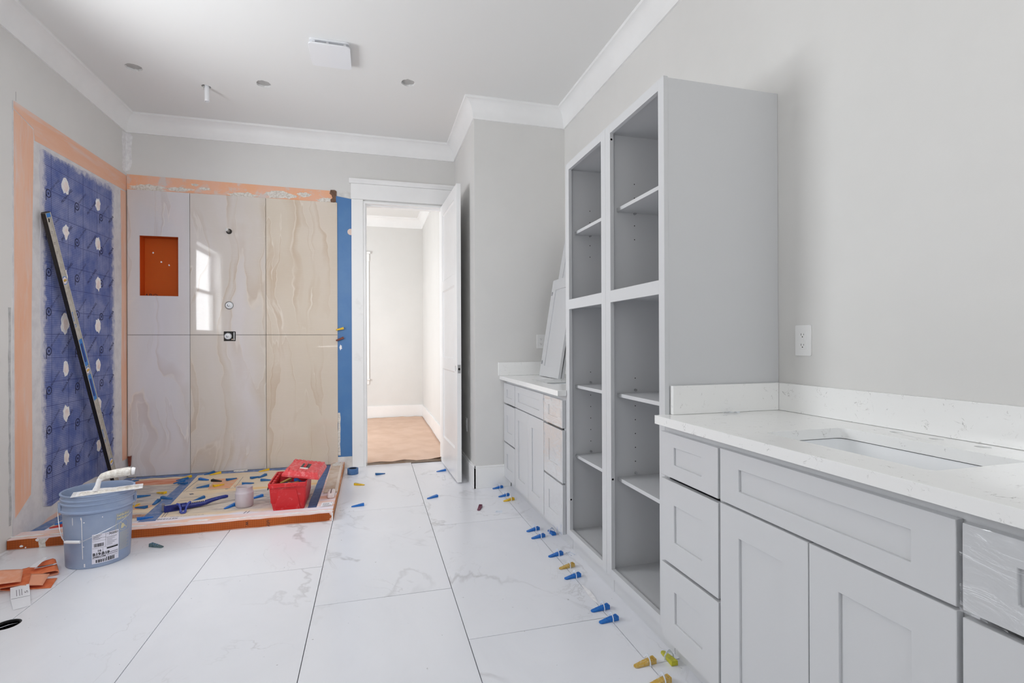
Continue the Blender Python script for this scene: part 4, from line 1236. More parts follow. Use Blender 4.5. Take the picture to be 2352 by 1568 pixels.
def tower(label, y0, y1, st0, st1, shelves):
    t = thing('linen_cabinet', label, 'cabinet', (1.32, (y0 + y1) / 2, 0.0), 'tall grey linen cabinets')
    zb = 0.095
    B(XF + 0.0195, XR - 0.001, y0 + (0.003 if y0 < 1.8 else 0.0008), y0 + 0.018, zb, TH - 0.004).build('side_panel', M['cabinet'], t)
    B(XF + 0.0195, XR - 0.001, y1 - 0.018, y1 - 0.0008, zb, TH - 0.004).build('side_panel', M['cabinet'], t)
    B(XR - 0.010, XR - 0.001, y0 + 0.018, y1 - 0.018, zb, TH - 0.004).build('back_panel', M['cabinet_in'], t)
    for nm, z0, z1 in (('top_panel', TH - 0.032, TH - 0.016), ('middle_deck', 1.372, 1.388), ('bottom_deck', 0.106, 0.122)):
        B(XF + 0.0195, XR - 0.010, y0 + 0.018, y1 - 0.018, z0, z1).build(nm, M['cabinet_in'], t)
    B(XTOE, XTOE + 0.016, y0 + 0.001, y1 - 0.001, 0.0, zb).build('toe_kick', M['cabinet'], t)
    for a, b in ((y0 + 0.0004, y0 + st0), (y1 - st1, y1 - 0.0004)):
        B(XF, XF + 0.019, a, b, zb, TH).build('face_stile', M['cabinet'], t, bevel=0.0008, seg=1)
    for a, b in ((zb, 0.132), (1.360, 1.4135), (2.138, TH)):
        B(XF + 0.0002, XF + 0.0188, y0 + st0, y1 - st1, a, b).build('face_rail', M['cabinet'], t)
    yw = y1 - 0.018
    for z in shelves:
        B(XF + 0.049, XR - 0.014, y0 + 0.0195, yw - 0.0015, z - 0.017, z).build('shelf', M['cabinet'], t, bevel=0.001, seg=1)
        up = z > 1.3
        MB().tube([(1.20, yw, z - 0.020 if up else z + 0.012), (1.20, yw - 0.010, z - 0.020 if up else z + 0.012)], 0.006, 8).build('shelf_pin', M['pin'], t)
    hm = MB()
    for k in range(30):
        z = 0.22 + 0.0655 * k
        if not (0.43 < z < 1.07 or 1.63 < z < 1.93) or any(-0.03 < z - s < 0.02 for s in shelves): continue
        for x in (1.20, 1.50):
            hm.lathe([(0.0028, 0), (0.0, 0.0)], (x, yw - 0.0004, z), 8, Matrix.Rotation(R(90), 3, 'X'))
    o = hm.build('pin_hole', M['hole'], t, normals=False)
    o['kind'] = 'stuff'
    for z in (0.66, 1.785):
        B(XF + 0.0245, XF + 0.029, yw - 0.0006, yw, z - 0.017, z + 0.017).build('hinge_slot', M['hole'], t)
    MB().lathe([(0.005, 0.0), (0.0, 0.0)], (XF + 0.008, y1 - st1 - 0.0004, 2.11 if y0 < 2 else 0.3), 10, Matrix.Rotation(R(90), 3, 'X')).build('screw_hole', M['hole'], t)
    if y0 < 2:
        MB().lathe([(0.005, 0.0), (0.0, 0.0)], (XF + 0.008, y1 - st1 - 0.0004, 0.545), 10, Matrix.Rotation(R(90), 3, 'X')).build('screw_hole', M['hole'], t)
    return t


tower('tall doorless linen cabinet nearer the camera, its blank side above the worktop', 1.6915, 2.1905, 0.040, 0.050, (1.803, 0.938, 0.546))
tower('tall doorless linen cabinet next to the far alcove vanity', 2.1910, 2.7020, 0.046, 0.050, (1.800, 0.936, 0.543))


# two loose doors leaning on the alcove wall
def loose_door(label, xb, yl, w, hgt, slope, holes):
    a = math.atan(slope)
    L = thing('cabinet_door', label, 'cabinet door', (xb, yl - w / 2, CT + 0.0012))
    ux, uz = math.sin(a), math.cos(a)

    def mp(u, v, q):      # u along -y from the left edge, v up the leaning face, q thickness away from the viewer
        return (xb + v * ux + q * uz, yl - u, CT + 0.0012 + v * uz - q * ux + 0.02 * ux)
    fr = MB().plate(rect(0, w, 0, hgt), [rect(0.085, w - 0.085, 0.083, hgt - 0.083)] + [circ(0.022, z, 0.0165, 14) for z in holes], mp, 0.0, 0.0195).build('frame', M['cabinet'], L, bevel=0.001, seg=1)
    MB().plate(rect(0.0852, w - 0.0852, 0.0832, hgt - 0.0832), [], mp, 0.0075, 0.014).build('panel', M['cabinet'], L)
    for z in holes:
        MB().plate(circ(0.022, z, 0.0164, 14), [], mp, 0.011, 0.0118).build('hinge_cup', M['print_grey'], L)
    return L


loose_door('shorter grey cabinet door leaning in front of the other on the alcove worktop', 1.297, 3.905, 0.437, 0.775, 0.163, (0.108, 0.665))
loose_door('taller grey cabinet door leaning behind the shorter one, partly behind the tall cabinets', 1.325, 3.915, 0.437, 1.275, 0.1845, (0.11, 1.165))


# ------------------------------------------------------------------ outlets
def outlet(label, M4, gfci=True):
    """local x right, y up, z out of the wall"""
    t = thing('wall_outlet', label, 'outlet', M4.translation)
    tr = lambda p: M4 @ p
    pl = MB()
    pl.plate(rr(-0.036, 0.036, -0.058, 0.058, 0.004, 3), [], pz, 0.0, 0.005)
    pl.xf(tr).build('cover_plate', M['outlet'], t, bevel=0.0016)
    fc = MB()
    if gfci:
        fc.plate(rect(-0.0165, 0.0165, -0.033, 0.033), [], pz, 0.0048, 0.0066)
        fc.xf(tr).build('receptacle', M['outlet'], t, bevel=0.0006)
        bt = MB().box(-0.008, 0.008, 0.001, 0.006, 0.0064, 0.0075).box(-0.008, 0.008, -0.006, -0.001, 0.0064, 0.0075)
        bt.xf(tr).build('test_button', M['outlet'], t)
        cs = (0.0195, -0.0195)
    else:
        for cy in (0.02, -0.02):
            fc.plate([(0.017 * math.cos(a) * (1 if abs(math.cos(a)) < 0.87 else 0.87 / abs(math.cos(a)) * 1.0), cy + 0.0145 * math.sin(a)) for a in [2 * math.pi * k / 20 for k in range(20)]], [], pz, 0.0048, 0.0064)
        fc.xf(tr).build('receptacle', M['outlet'], t)
        cs = (0.02, -0.02)
    sl = MB()
    for cy in cs:
        sl.box(-0.0072, -0.0054, cy - 0.001, cy + 0.007, 0.0064, 0.0069)
        sl.box(0.0052, 0.0068, cy, cy + 0.006, 0.0064, 0.0069)
        sl.lathe([(0.0024, 0.0066), (0.0024, 0.0069), (0, 0.0069)], (0, cy - 0.006, 0), 8)
    sl.xf(tr).build('slots', M['hole'], t)['kind'] = 'stuff'
    for y in ((0.048, -0.048) if gfci else (0.0,)):
        MB().lathe([(0.003, 0.0048), (0.003, 0.0056), (0.0, 0.0058)], (0, y, 0), 10).xf(tr).build('screw', M['outlet'], t)
    return t


def onwall(x, y, z, X, Y, Z):
    return Matrix.Translation((x, y, z)) @ Matrix((Vector(X), Vector(Y), Vector(Z))).transposed().to_4x4()


outlet('white square-faced safety outlet on the right wall above the near worktop', onwall(XR, 1.570, 1.181, (0, -1, 0), (0, 0, 1), (-1, 0, 0)))
outlet('white duplex outlet on the alcove wall beside the leaning cabinet doors', onwall(1.360, YA, 1.182, (1, 0, 0), (0, 0, 1), (0, -1, 0)), False)
outlet('low white duplex outlet on the short wall behind the open door', onwall(XW, 4.44, 0.455, (0, -1, 0), (0, 0, 1), (-1, 0, 0)), False)

# ------------------------------------------------------------------ ceiling fan
fx0, fx1, fy0, fy1 = FAN
t = thing('exhaust_fan', 'square white exhaust fan cover standing off the ceiling', 'exhaust fan', ((fx0 + fx1) / 2, (fy0 + fy1) / 2, ZC))
MB().plate(rr(fx0 + 0.002, fx1 - 0.002, fy0 + 0.004, fy1, 0.02), [], pz, ZC - 0.012, ZC - 0.0005).build('base_plate', M['white_plastic'], t, bevel=0.003)
MB().plate(rr(fx0 - 0.004, fx1 + 0.004, fy0 - 0.004, fy1 + 0.006, 0.025), [], pz, ZC - 0.042, ZC - 0.033).build('cover', M['white_plastic'], t, bevel=0.003)
for x in ((fx0 + fx1) / 2 - 0.012, fx0 + 0.03, fx1 - 0.03):
    for y in (fy0 + 0.02, fy1 - 0.02):
        B(x - 0.008, x + 0.008, y - 0.004, y + 0.004, ZC - 0.034, ZC - 0.0115).build('clip', M['white_plastic'], t)
B(fx0 + 0.03, fx1 - 0.03, fy0 + 0.028, fy1 - 0.03, ZC - 0.030, ZC - 0.0115).build('housing', M['white_plastic'], t, bevel=0.003)

# ------------------------------------------------------------------ tile levelling wedges
WL, WW, WH = 0.088, 0.026, 0.017


def wedge_mesh():
    """tapered wedge along +x: thin rounded tip at the origin end, tall ribbed head at x = WL"""
    m = MB()
    prof = []
    n = 6
    tip = [(0.010 + 0.010 * math.cos(math.pi / 2 + math.pi * k / n), (WW * 0.42) * math.sin(math.pi / 2 + math.pi * k / n)) for k in range(n + 1)]
    out = tip + [(0.05, -WW * 0.46), (WL, -WW * 0.5), (WL, WW * 0.5), (0.05, WW * 0.46)]
    zt = lambda x: 0.004 + (WH - 0.004) * max(0, min(1, (x - 0.012) / (WL - 0.02)))
    k = len(out)
    vs = [(x, y, 0.0) for x, y in out] + [(x, y * 0.92, zt(x)) for x, y in out]
    fs = [tuple(reversed(range(k))), tuple(k + i for i in range(k))]
    fs += [(i, (i + 1) % k, k + (i + 1) % k, k + i) for i in range(k)]
    # top face as two runs so that it stays planar
    fs[1] = tuple(k + i for i in list(range(0, n + 2)) + [k - 1])
    fs.append((k + n + 1, k + n + 2, k + n + 3, k + n + 4))
    m.add(vs, fs)
    return m


def ribs_mesh():
    m = MB()
    for i in range(5):
        x = 0.028 + 0.0125 * i
        z = 0.004 + (WH - 0.004) * min(1, (x - 0.012) / (WL - 0.02))
        m.box(x, x + 0.004, -WW * 0.40, WW * 0.40, z - 0.001, z + 0.0014)
    return m


def lattice_mesh():
    """underside or flank of a wedge: open cells between cross ribs"""
    m = MB()
    h = lambda x: 0.006 + 0.0 * x
    for i in range(5):
        x = 0.016 + 0.0145 * i
        z = 0.004 + (WH - 0.004) * min(1, (x - 0.012) / (WL - 0.02)) + 0.0006
        m.add([(x, -0.010, z), (x + 0.0025, -0.010, z), (x + 0.014, 0.010, z + 0.0022), (x + 0.0115, 0.010, z + 0.0022)], [(0, 1, 2, 3)])
        m.add([(x, 0.010, z), (x + 0.0025, 0.010, z), (x + 0.014, -0.010, z + 0.0022), (x + 0.0115, -0.010, z + 0.0022)], [(3, 2, 1, 0)])
    return m


def clip_mesh():
    """arched clip standing across the wedge at the origin, opening along x"""
    m = MB()
    o = [(-0.021, 0.0), (0.021, 0.0), (0.019, 0.016), (0.010, 0.030), (0.004, 0.036), (-0.004, 0.036), (-0.010, 0.030), (-0.019, 0.016)]
    h = [(-0.0148, 0.001), (0.0148, 0.001), (0.0148, 0.015), (0.008, 0.023), (0.0, 0.026), (-0.008, 0.023), (-0.0148, 0.015)]
    m.plate(o, [h], lambda u, v, w: (w, u, v), -0.0012, 0.0012)
    return m


_wm = {}


def wedge(label, tail, head, z, mat, clip=None, ribs='ribs', group=None, tilt=0.0, name='levelling_wedge', flip=0.0):
    d = Vector((head[0] - tail[0], head[1] - tail[1]))
    a = math.atan2(d.y, d.x)
    mid = Vector((head[0] + tail[0], head[1] + tail[1])) / 2
    t = thing(name, label, 'wedge', (mid.x - math.cos(a) * WL / 2, mid.y - math.sin(a) * WL / 2, z), group)
    t.rotation_euler = (flip, -tilt, a)
    if mat not in _wm:
        proto = wedge_mesh().build('body', M[mat], None, bevel=0.0008, seg=1)
        _wm[mat] = proto.data
        bpy.data.objects.remove(proto)
    b = bpy.data.objects.new('body', _wm[mat]); COL.objects.link(b); b.parent = t
    if ribs:
        key = (mat, ribs)
        if key not in _wm:
            p2 = (ribs_mesh() if ribs == 'ribs' else lattice_mesh()).build(ribs, M[mat] if ribs == 'ribs' else M['wedge_edge'], None, normals=(ribs == 'ribs'))
            _wm[key] = p2.data
            bpy.data.objects.remove(p2)
        r_ = bpy.data.objects.new('grip_ribs' if ribs == 'ribs' else 'lattice', _wm[key]); COL.objects.link(r_); r_.parent = t
    if clip is not None:
        if 'clip' not in _wm:
            p3 = clip_mesh().build('clip', M['clip'], None, smooth=35)
            _wm['clip'] = p3.data
            bpy.data.objects.remove(p3)
        c = bpy.data.objects.new('clip', _wm['clip']); COL.objects.link(c); c.parent = t
        c.location = (clip, 0, 0)
        c['label'] = 'translucent white arched clip'
    return t


M['wedge_edge'] = simple('scuffed_blue_edge', S(96, 158, 206), 0.5)

# wedges still driven into their clips along the joint before the cabinets (far to near)
CG = 'wedges driven into clips along the floor joint'
for lab, tail, head, mat in (
        ('blue wedge in a clip by the alcove baseboard, furthest along the floor joint', (0.927, 3.985), (1.013, 4.0), 'wedge_blue'),
        ('blue wedge in a clip just beyond the furthest yellow one on the floor joint', (0.921, 3.765), (1.009, 3.783), 'wedge_blue'),
        ('small-looking yellow wedge in a clip before the far vanity doors', (0.931, 3.650), (1.016, 3.672), 'wedge_yellow'),
        ('blue wedge in a clip, further of the close pair before the far vanity drawers', (0.918, 3.028), (1.008, 3.048), 'wedge_blue'),
        ('blue wedge in a clip, nearer of the close pair before the far vanity drawers', (0.914, 2.913), (1.003, 2.928), 'wedge_blue'),
        ('blue wedge in a clip before the left tall cabinet, beyond the tan wedge', (0.926, 2.640), (1.013, 2.656), 'wedge_blue'),
        ('mortar-stained tan wedge in a clip between two blue ones by the left tall cabinet', (0.931, 2.486), (1.018, 2.500), 'wedge_tan'),
        ('blue wedge in a clip just nearer than the tan one by the tall cabinets', (0.916, 2.373), (1.005, 2.385), 'wedge_blue'),
        ('blue wedge in a clip at the near end of the torn white strip', (0.917, 2.056), (1.005, 2.065), 'wedge_blue'),
        ('blue wedge in a clip nearest the camera, where the cross joint starts', (0.912, 1.963), (1.001, 1.972), 'wedge_blue'),
        ('stained tan wedge in a clip at the corner joint near the lime one', (0.910, 1.664), (0.998, 1.672), 'wedge_tan'),
        ('tan wedge in a clip cut off by the bottom edge of the photo', (0.905, 1.556), (0.993, 1.566), 'wedge_tan')):
    wedge(lab, tail, head, 0.0012, M and mat, clip=0.058, ribs='ribs', group=CG)
wedge('short-looking blue wedge lying along the cabinets beside the close pair', (1.059, 3.012), (1.064, 2.925), 0.0012, 'wedge_blue', clip=0.05, ribs='ribs', group=CG)
wedge('lime yellow wedge in a clip lying along the cabinet base near the bottom edge', (1.059, 1.718), (1.056, 1.631), 0.0012, 'wedge_lime', clip=0.048, ribs=None, group=CG)

# wedges dropped on the floor
FG = 'loose wedges on the floor'
for lab, tail, head, mat, rb in (
        ('blue wedge lying against the bottom of the open door', (0.560, 4.655), (0.645, 4.670), 'wedge_blue', None),
        ('blue wedge on the floor just inside the doorway', (0.108, 4.722), (0.026, 4.690), 'wedge_dark', 'lattice'),
        ('yellow wedge on the floor beside the curb, near the tape roll', (-0.063, 4.386), (-0.147, 4.417), 'wedge_yellow', 'lattice'),
        ('blue wedge on the floor beside the curb corner, below the yellow one', (-0.148, 3.832), (-0.063, 3.842), 'wedge_blue', None),
        ('blue wedge alone in the middle of the floor before the doorway', (0.394, 3.870), (0.476, 3.903), 'wedge_blue', None),
        ('maroon wedge lying alone on the floor before the far vanity', (0.712, 3.500), (0.745, 3.580), 'wedge_maroon', 'ribs'),
        ('dusty dark green wedge on the floor right of the bucket', (-1.170, 3.375), (-1.248, 3.418), 'wedge_green', 'lattice')):
    wedge(lab, tail, head, 0.0012, mat, ribs=rb, group=FG)

# wedges scattered over the shower tray
TG = 'wedges scattered over the shower tray'
for lab, tail, head, mat, rb in (
        ('blue wedge right of the seam band, level with the black wedge', (-1.315, 4.756), (-1.396, 4.794), 'wedge_blue', None),
        ('blue wedge pointing left on the grey printed block', (-1.335, 4.528), (-1.258, 4.543), 'wedge_dark', None),
        ('dark blue latticed wedge left of the seam band, just above the bucket trowel tip', (-1.608, 4.405), (-1.682, 4.364), 'wedge_dark', 'lattice'),
        ('yellow wedge lying on the streaked print left of the seam band', (-1.588, 4.470), (-1.516, 4.420), 'wedge_yellow', None),
        ('yellow wedge end-on right beside the bucket', (-1.600, 4.190), (-1.612, 4.110), 'wedge_yellow', 'lattice'),
        ('blue wedge just below the end-on yellow one by the bucket', (-1.590, 4.104), (-1.510, 4.069), 'wedge_dark', None),
        ('blue latticed wedge half on the seam band, pointing toward the camera', (-1.494, 4.135), (-1.488, 4.223), 'wedge_dark', 'lattice'),
        ('blue wedge across the middle of the seam band', (-1.415, 4.257), (-1.496, 4.292), 'wedge_dark', None),
        ('blue wedge under another just behind the navy tool', (-1.255, 4.050), (-1.171, 4.079), 'wedge_dark', None),
        ('blue wedge at the front left of the tray by the curb, near the bucket', (-1.388, 3.850), (-1.468, 3.810), 'wedge_blue', None),
        ('blue wedge against the back tile behind the bucket and trowel', (-1.880, 4.918), (-1.930, 4.848), 'wedge_dark', None),
        ('yellow wedge left of the seam band by the back tiles, over three blue ones', (-1.562, 4.858), (-1.488, 4.912), 'wedge_yellow', None),
        ('blue wedge behind two others in the cluster on the seam band', (-1.573, 4.815), (-1.492, 4.845), 'wedge_dark', None),
        ('blue wedge in the middle of the cluster on the seam band', (-1.560, 4.712), (-1.498, 4.776), 'wedge_dark', None),
        ('blue wedge lowest in the cluster on the seam band', (-1.526, 4.712), (-1.450, 4.668), 'wedge_dark', None),
        ('black wedge lying at the back of the orange printed block', (-1.198, 4.681), (-1.282, 4.714), 'wedge_black', 'ribs'),
        ('blue wedge at the right edge of the orange printed block', (-1.104, 4.757), (-1.167, 4.694), 'wedge_dark', 'lattice'),
        ('yellow wedge lying on the orange printed block', (-1.155, 4.582), (-1.217, 4.520), 'wedge_yellow', None),
        ('blue wedge, left of two touching ones behind the jar', (-0.924, 4.764), (-0.986, 4.701), 'wedge_dark', 'lattice'),
        ('blue wedge on the right of two touching ones behind the jar', (-0.930, 4.713), (-0.886, 4.790), 'wedge_dark', None),
        ('blue wedge partly behind the red toolbox rim', (-0.805, 4.606), (-0.892, 4.612), 'wedge_dark', None),
        ('blue wedge beside the orange printed ring', (-0.930, 4.551), (-1.016, 4.532), 'wedge_dark', None),
        ('blue wedge between the jar and the toolbox', (-0.860, 4.093), (-0.789, 4.145), 'wedge_blue', 'lattice'),
        ('blue wedge left of the jar, pointing at the curb', (-0.985, 3.902), (-0.931, 3.972), 'wedge_blue', 'lattice'),
        ('yellow wedge by the back tiles, behind the black wedge', (-1.358, 4.937), (-1.282, 4.978), 'wedge_yellow', None),
        ('yellow wedge below the tile joint at the back, left of the toolbox', (-0.972, 4.938), (-0.897, 4.983), 'wedge_yellow', 'lattice'),
        ('blue wedge peeping out left of the bucket', (-1.935, 3.86), (-1.86, 3.905), 'wedge_blue', None)):
    wedge(lab, tail, head, TZ + 0.0024, mat, ribs=rb, group=TG)
wedge('blue wedge lying on top of another behind the navy tool', (-1.246, 4.105), (-1.176, 4.160), TZ + 0.0105, 'wedge_dark', ribs=None, group=TG, tilt=0.1)
wedge('dark blue wedge half hidden behind the yellow one at the back tiles', (-1.405, 4.955), (-1.345, 5.015), TZ + 0.0024, 'wedge_dark', ribs=None, group=TG)
wedge('small red wedge peeping out left of the bucket, before the blue one', (-1.93, 3.80), (-1.85, 3.825), TZ + 0.0004, 'wedge_red', ribs=None, group=TG)


def wall_wedge(label, x, z, ang, mat, length=0.055):
    t = thing('levelling_wedge', label, 'wedge', (x, YB - 0.014, z))
    t.rotation_euler = (R(90), 0, 0)
    c, s = math.cos(ang), math.sin(ang)
    m = MB()
    m.add([(c * a - s * b, s * a + c * b, w) for w in (0.003, 0.02) for a, b in ((-0.015, -0.006), (length, -0.011), (length, 0.011), (-0.015, 0.006))],
          [(0, 3, 2, 1), (4, 5, 6, 7), (0, 1, 5, 4), (1, 2, 6, 5), (2, 3, 7, 6), (3, 0, 4, 7)])
    m.build('body', M[mat], t, bevel=0.001, local=True)
    m2 = MB()
    for k in range(3):
        a = 0.008 + 0.014 * k
        m2.add([(c * p - s * q_, s * p + c * q_, 0.0208) for p, q_ in ((a, -0.007), (a + 0.003, -0.007), (a + 0.003, 0.007), (a, 0.007))], [(0, 1, 2, 3)])
    m2.build('grip_ribs', M[mat], t, local=True)
    return t


wall_wedge('yellow wedge stuck behind the tile edge on the blue strip', -0.311, 1.301, R(14), 'wedge_yellow')
wall_wedge('brown wedge stuck behind the tile edge, below the yellow one', -0.312, 1.204, R(22), 'wedge_brown', 0.058)
t = thing('levelling_wedge', 'brown wedge jammed upright in the left corner joint of the tiled wall', 'wedge', (-1.99, 5.03, 0.14))
MB().add([(-0.004, 0.004, 0), (0.010, 0.004, 0), (0.010, -0.012, 0), (-0.004, -0.012, 0), (-0.009, 0.006, 0.085), (0.015, 0.006, 0.085), (0.015, -0.016, 0.085), (-0.009, -0.016, 0.085)],
         [(0, 1, 2, 3), (7, 6, 5, 4), (0, 4, 5, 1), (1, 5, 6, 2), (2, 6, 7, 3), (3, 7, 4, 0)]).build('body', M['wedge_brown'], t, bevel=0.001, local=True)
MB().plate([(-0.007, -0.014), (0.013, -0.014), (0.003, 0.004)], [], lambda u, v, w: (u, v, w), 0.0852, 0.0858).build('hollow_end', M['mortar'], t, local=True)

# ------------------------------------------------------------------ bucket
BX, BY = -1.452, 3.30
BH, RB, RT = 0.386, 0.140, 0.156
FW = math.atan2(-BY, -BX)            # angle that faces the camera
t = thing('bucket', 'blue-grey plastic bucket with a white paper label before the shower curb', 'bucket', (BX, BY, 0.0))
rad = lambda z: RB + (RT - RB) * z / BH
pf_ = [(RB - 0.012, 0.0), (RB - 0.003, 0.0), (RB, 0.004), (rad(0.285), 0.285), (RT + 0.004, 0.290), (RT + 0.009, 0.294), (RT + 0.009, 0.301), (RT + 0.003, 0.305), (RT + 0.001, 0.318), (RT + 0.002, 0.330),
       (RT + 0.006, 0.333), (RT + 0.006, 0.339), (RT + 0.002, 0.342), (RT + 0.002, 0.352), (RT + 0.006, 0.355), (RT + 0.006, 0.360), (RT + 0.002, 0.363), (RT + 0.002, 0.376), (RT + 0.007, 0.380), (RT + 0.007, BH), (RT - 0.002, BH),
       (RT - 0.006, 0.37), (RB - 0.003, 0.012), (0.0, 0.010)]
MB().lathe([(0.0, 0.002)] + pf_, (BX, BY, 0.0), 64).build('pail', M['bucket'], t, smooth=30)
def bpt(a, z, d=0.0):
    r_ = rad(z) + d
    return (BX + r_ * math.cos(a), BY + r_ * math.sin(a), z)
for a in (FW + R(84), FW - R(84)):
    ear = MB()
    ear.obox((BX + (RT + 0.006) * math.cos(a), BY + (RT + 0.006) * math.sin(a), 0.318), (0.012, 0.05, 0.045), Matrix.Rotation(a, 3, 'Z'))
    ear.build('ear', M['bucket'], t, bevel=0.003)
keys = [(86, .315), (60, .262), (30, .218), (0, .186), (-20, .160), (-28, .153), (-52, .150), (-60, .165), (-70, .205), (-80, .262), (-86, .312)]
bail = []
for k in range(44):
    u = 86 - 172 * k / 43
    for (a0, z_0), (a1, z_1) in zip(keys[:-1], keys[1:]):
        if a0 >= u >= a1:
            z = z_0 + (z_1 - z_0) * (a0 - u) / (a0 - a1)
            break
    a = FW + R(u)
    d = 0.014 + 0.012 * math.cos(R(u))
    bail.append((BX + (rad(z) + d) * math.cos(a), BY + (rad(z) + d) * math.sin(a), z))
MB().tube(bail, 0.0019, 6).build('bail', M['wire'], t, smooth=60)
i0, i1 = 28, 35
ga, gb = Vector(bail[i0]), Vector(bail[i1])
MB().tube([ga, ga.lerp(gb, 0.08), ga.lerp(gb, 0.92), gb], [0.0065, 0.008, 0.008, 0.0065], 12).build('grip', M['white_plastic'], t, smooth=50)


def wrap(u, v, d):
    """label plane -> bucket skin; u metres to the right seen from outside, v height"""
    a = LA + u / rad(v)
    r_ = rad(v) + d
    return (BX + r_ * math.cos(a), BY + r_ * math.sin(a), v)


def wrapgrid(u0, u1, v0, v1, d, n=14):
    vs = []; fs = []
    for i in range(n + 1):
        u = u0 + (u1 - u0) * i / n
        vs += [wrap(u, v0, d), wrap(u, v1, d)]
    for i in range(n):
        fs.append((2 * i, 2 * i + 2, 2 * i + 3, 2 * i + 1))
    return MB().add(vs, fs)


LA = FW + R(12)
lw, lz0, lz1 = 0.058, 0.022, 0.178
lab = wrapgrid(-lw, lw, lz0, lz1, 0.0010, 16).build('label', M['label_white'], t, smooth=60)
pr_ = MB()


def lbox(u0, u1, v0, v1):
    n = max(1, int((u1 - u0) / 0.008))
    g_ = wrapgrid(u0, u1, v0, v1, 0.0016, n)
    pr_.add(g_.v, g_.f)


def ltext(s, size, u, v, align='LEFT', bold=0.0):
    m_ = MB().text(s, size, Matrix.Identity(4), align, bold=bold)
    pr_.add([wrap(u + p[0], v + p[1], 0.0016) for p in m_.v], m_.f)


ltext('702021', 0.0150, 0.011, 0.167, bold=0.0005)
ltext('PN', 0.006, 0.002, 0.169)
ltext('16', 0.016, -0.036, 0.088, bold=0.0006)
ltext('B19:B19', 0.021, -0.055, 0.070, bold=0.0008)
ltext('J39MDCTSM', 0.010, -0.054, 0.056, bold=0.0004)
for v in (0.140, 0.103, 0.155, 0.049): lbox(-0.056, -0.002 if v != 0.049 else 0.054, v, v + 0.0009)
lbox(-0.0022, -0.0013, 0.103, 0.176); lbox(0.0, 0.054, 0.1525, 0.1532); lbox(0.0, 0.054, 0.1, 0.1008)
lbox(-0.013, -0.012, 0.078, 0.1)
for k in range(5): lbox(-0.053, -0.018 - 0.006 * (k % 3), 0.171 - 0.0055 * k, 0.1725 - 0.0055 * k)
for k in range(6): lbox(0.003, 0.048 - 0.010 * (k % 3), 0.1475 - 0.0075 * k, 0.149 - 0.0075 * k)
for v0, v1 in ((0.089, 0.097), (0.067, 0.0695), (0.058, 0.0605)): lbox(0.003, 0.054, v0, v1)
rg = random.Random(3)
u = -0.05
while u < -0.012:
    w_ = rg.uniform(0.001, 0.0035); lbox(u, u + w_, 0.110, 0.128); u += w_ + rg.uniform(0.0008, 0.002)
u = -0.042
while u < 0.036:
    w_ = rg.uniform(0.0015, 0.006); lbox(u, u + w_, 0.026, 0.042 + 0.004 * (u > 0)); u += w_ + rg.uniform(0.001, 0.004)
pr_.build('label_print', M['print_black'], lab, normals=False)['kind'] = 'stuff'
yl = MB(); pr_ = yl
LA = FW + R(48)
for v in (0.245, 0.228):
    for k in range(9): lbox(-0.045 + 0.0083 * k, -0.0395 + 0.0083 * k + 0.0015 * (k % 2), v, v + 0.012 - 0.003 * (k % 3 == 1))
lbox(-0.050, -0.0488, 0.16, 0.262); lbox(-0.050, 0.034, 0.261, 0.2622); lbox(0.033, 0.0342, 0.06, 0.262)
for k in range(16): lbox(-0.03, 0.030 - 0.006 * (k % 3), 0.155 - 0.0062 * k, 0.1566 - 0.0062 * k)
cz, rr_ = 0.192, 0.029
for k in range(24):
    a0, a1 = 2 * math.pi * k / 24, 2 * math.pi * (k + 1) / 24
    q4 = [(r_ * math.cos(a_), cz + r_ * math.sin(a_)) for r_, a_ in ((rr_, a0), (rr_, a1), (rr_ - 0.0016, a1), (rr_ - 0.0016, a0))]
    yl.add([wrap(p[0] - 0.006, p[1], 0.0016) for p in q4], [(0, 1, 2, 3)])
yl.add([wrap(p[0] - 0.006, p[1], 0.0017) for p in ((-0.021, cz + 0.019), (-0.019, cz + 0.021), (0.021, cz - 0.019), (0.019, cz - 0.021))], [(0, 1, 2, 3)])
yl.add([wrap(p[0] - 0.010, p[1], 0.0016) for p in blob(-0.002, cz - 0.004, 0.011, 0.014, 12, 0.35, seed=2)], [tuple(range(12))])
yl.build('warning_print', M['print_tan'], t, normals=False)['kind'] = 'stuff'
dr = MB(); pr_ = dr
for a_, z0, z1, w_ in ((-27, 0.055, 0.27, 0.0016), (-28, 0.262, 0.276, 0.0022), (-44, 0.235, 0.275, 0.0018), (-24, 0.012, 0.03, 0.003), (-23, 0.245, 0.25, 0.003), (-25, 0.118, 0.122, 0.003), (6, 0.262, 0.268, 0.002)):
    LA = FW + R(a_)
    lbox(-w_, w_, z0, z1)
dr.build('mortar_drip', M['mortar_white'], t, normals=False)['kind'] = 'stuff'

# notched trowel lying across the bucket rim
P0 = Vector((-1.500, 3.128, 0)); P1 = Vector((-1.215, 3.226, 0))
tx = (P1 - P0).normalized(); ty = Vector((-tx.y, tx.x, 0))
tl = (P1 - P0).length
TM = Matrix((tx, ty, Vector((0, 0, 1)))).transposed().to_4x4()
TM.translation = P0 + Vector((0, 0, BH + 0.0015))
t = thing('notched_trowel', 'mortar-caked notched trowel lying across the bucket rim', 'trowel', TM.translation)
trw = lambda p: TM @ p
loop = [(0.0, 0.0), (tl, 0.0), (tl, 0.105)]
loop += [(0.0, 0.105)]
y = 0.105
while y > 0.018:
    loop += [(0.0, y - 0.009), (0.018, y - 0.009), (0.018, y - 0.018), (0.0, y - 0.018)]; y -= 0.018
MB().plate(loop, [], pz, 0.0, 0.0022).xf(trw).build('blade', M['mortar_white'], t)
rg = random.Random(6)
vs = []; fs = []
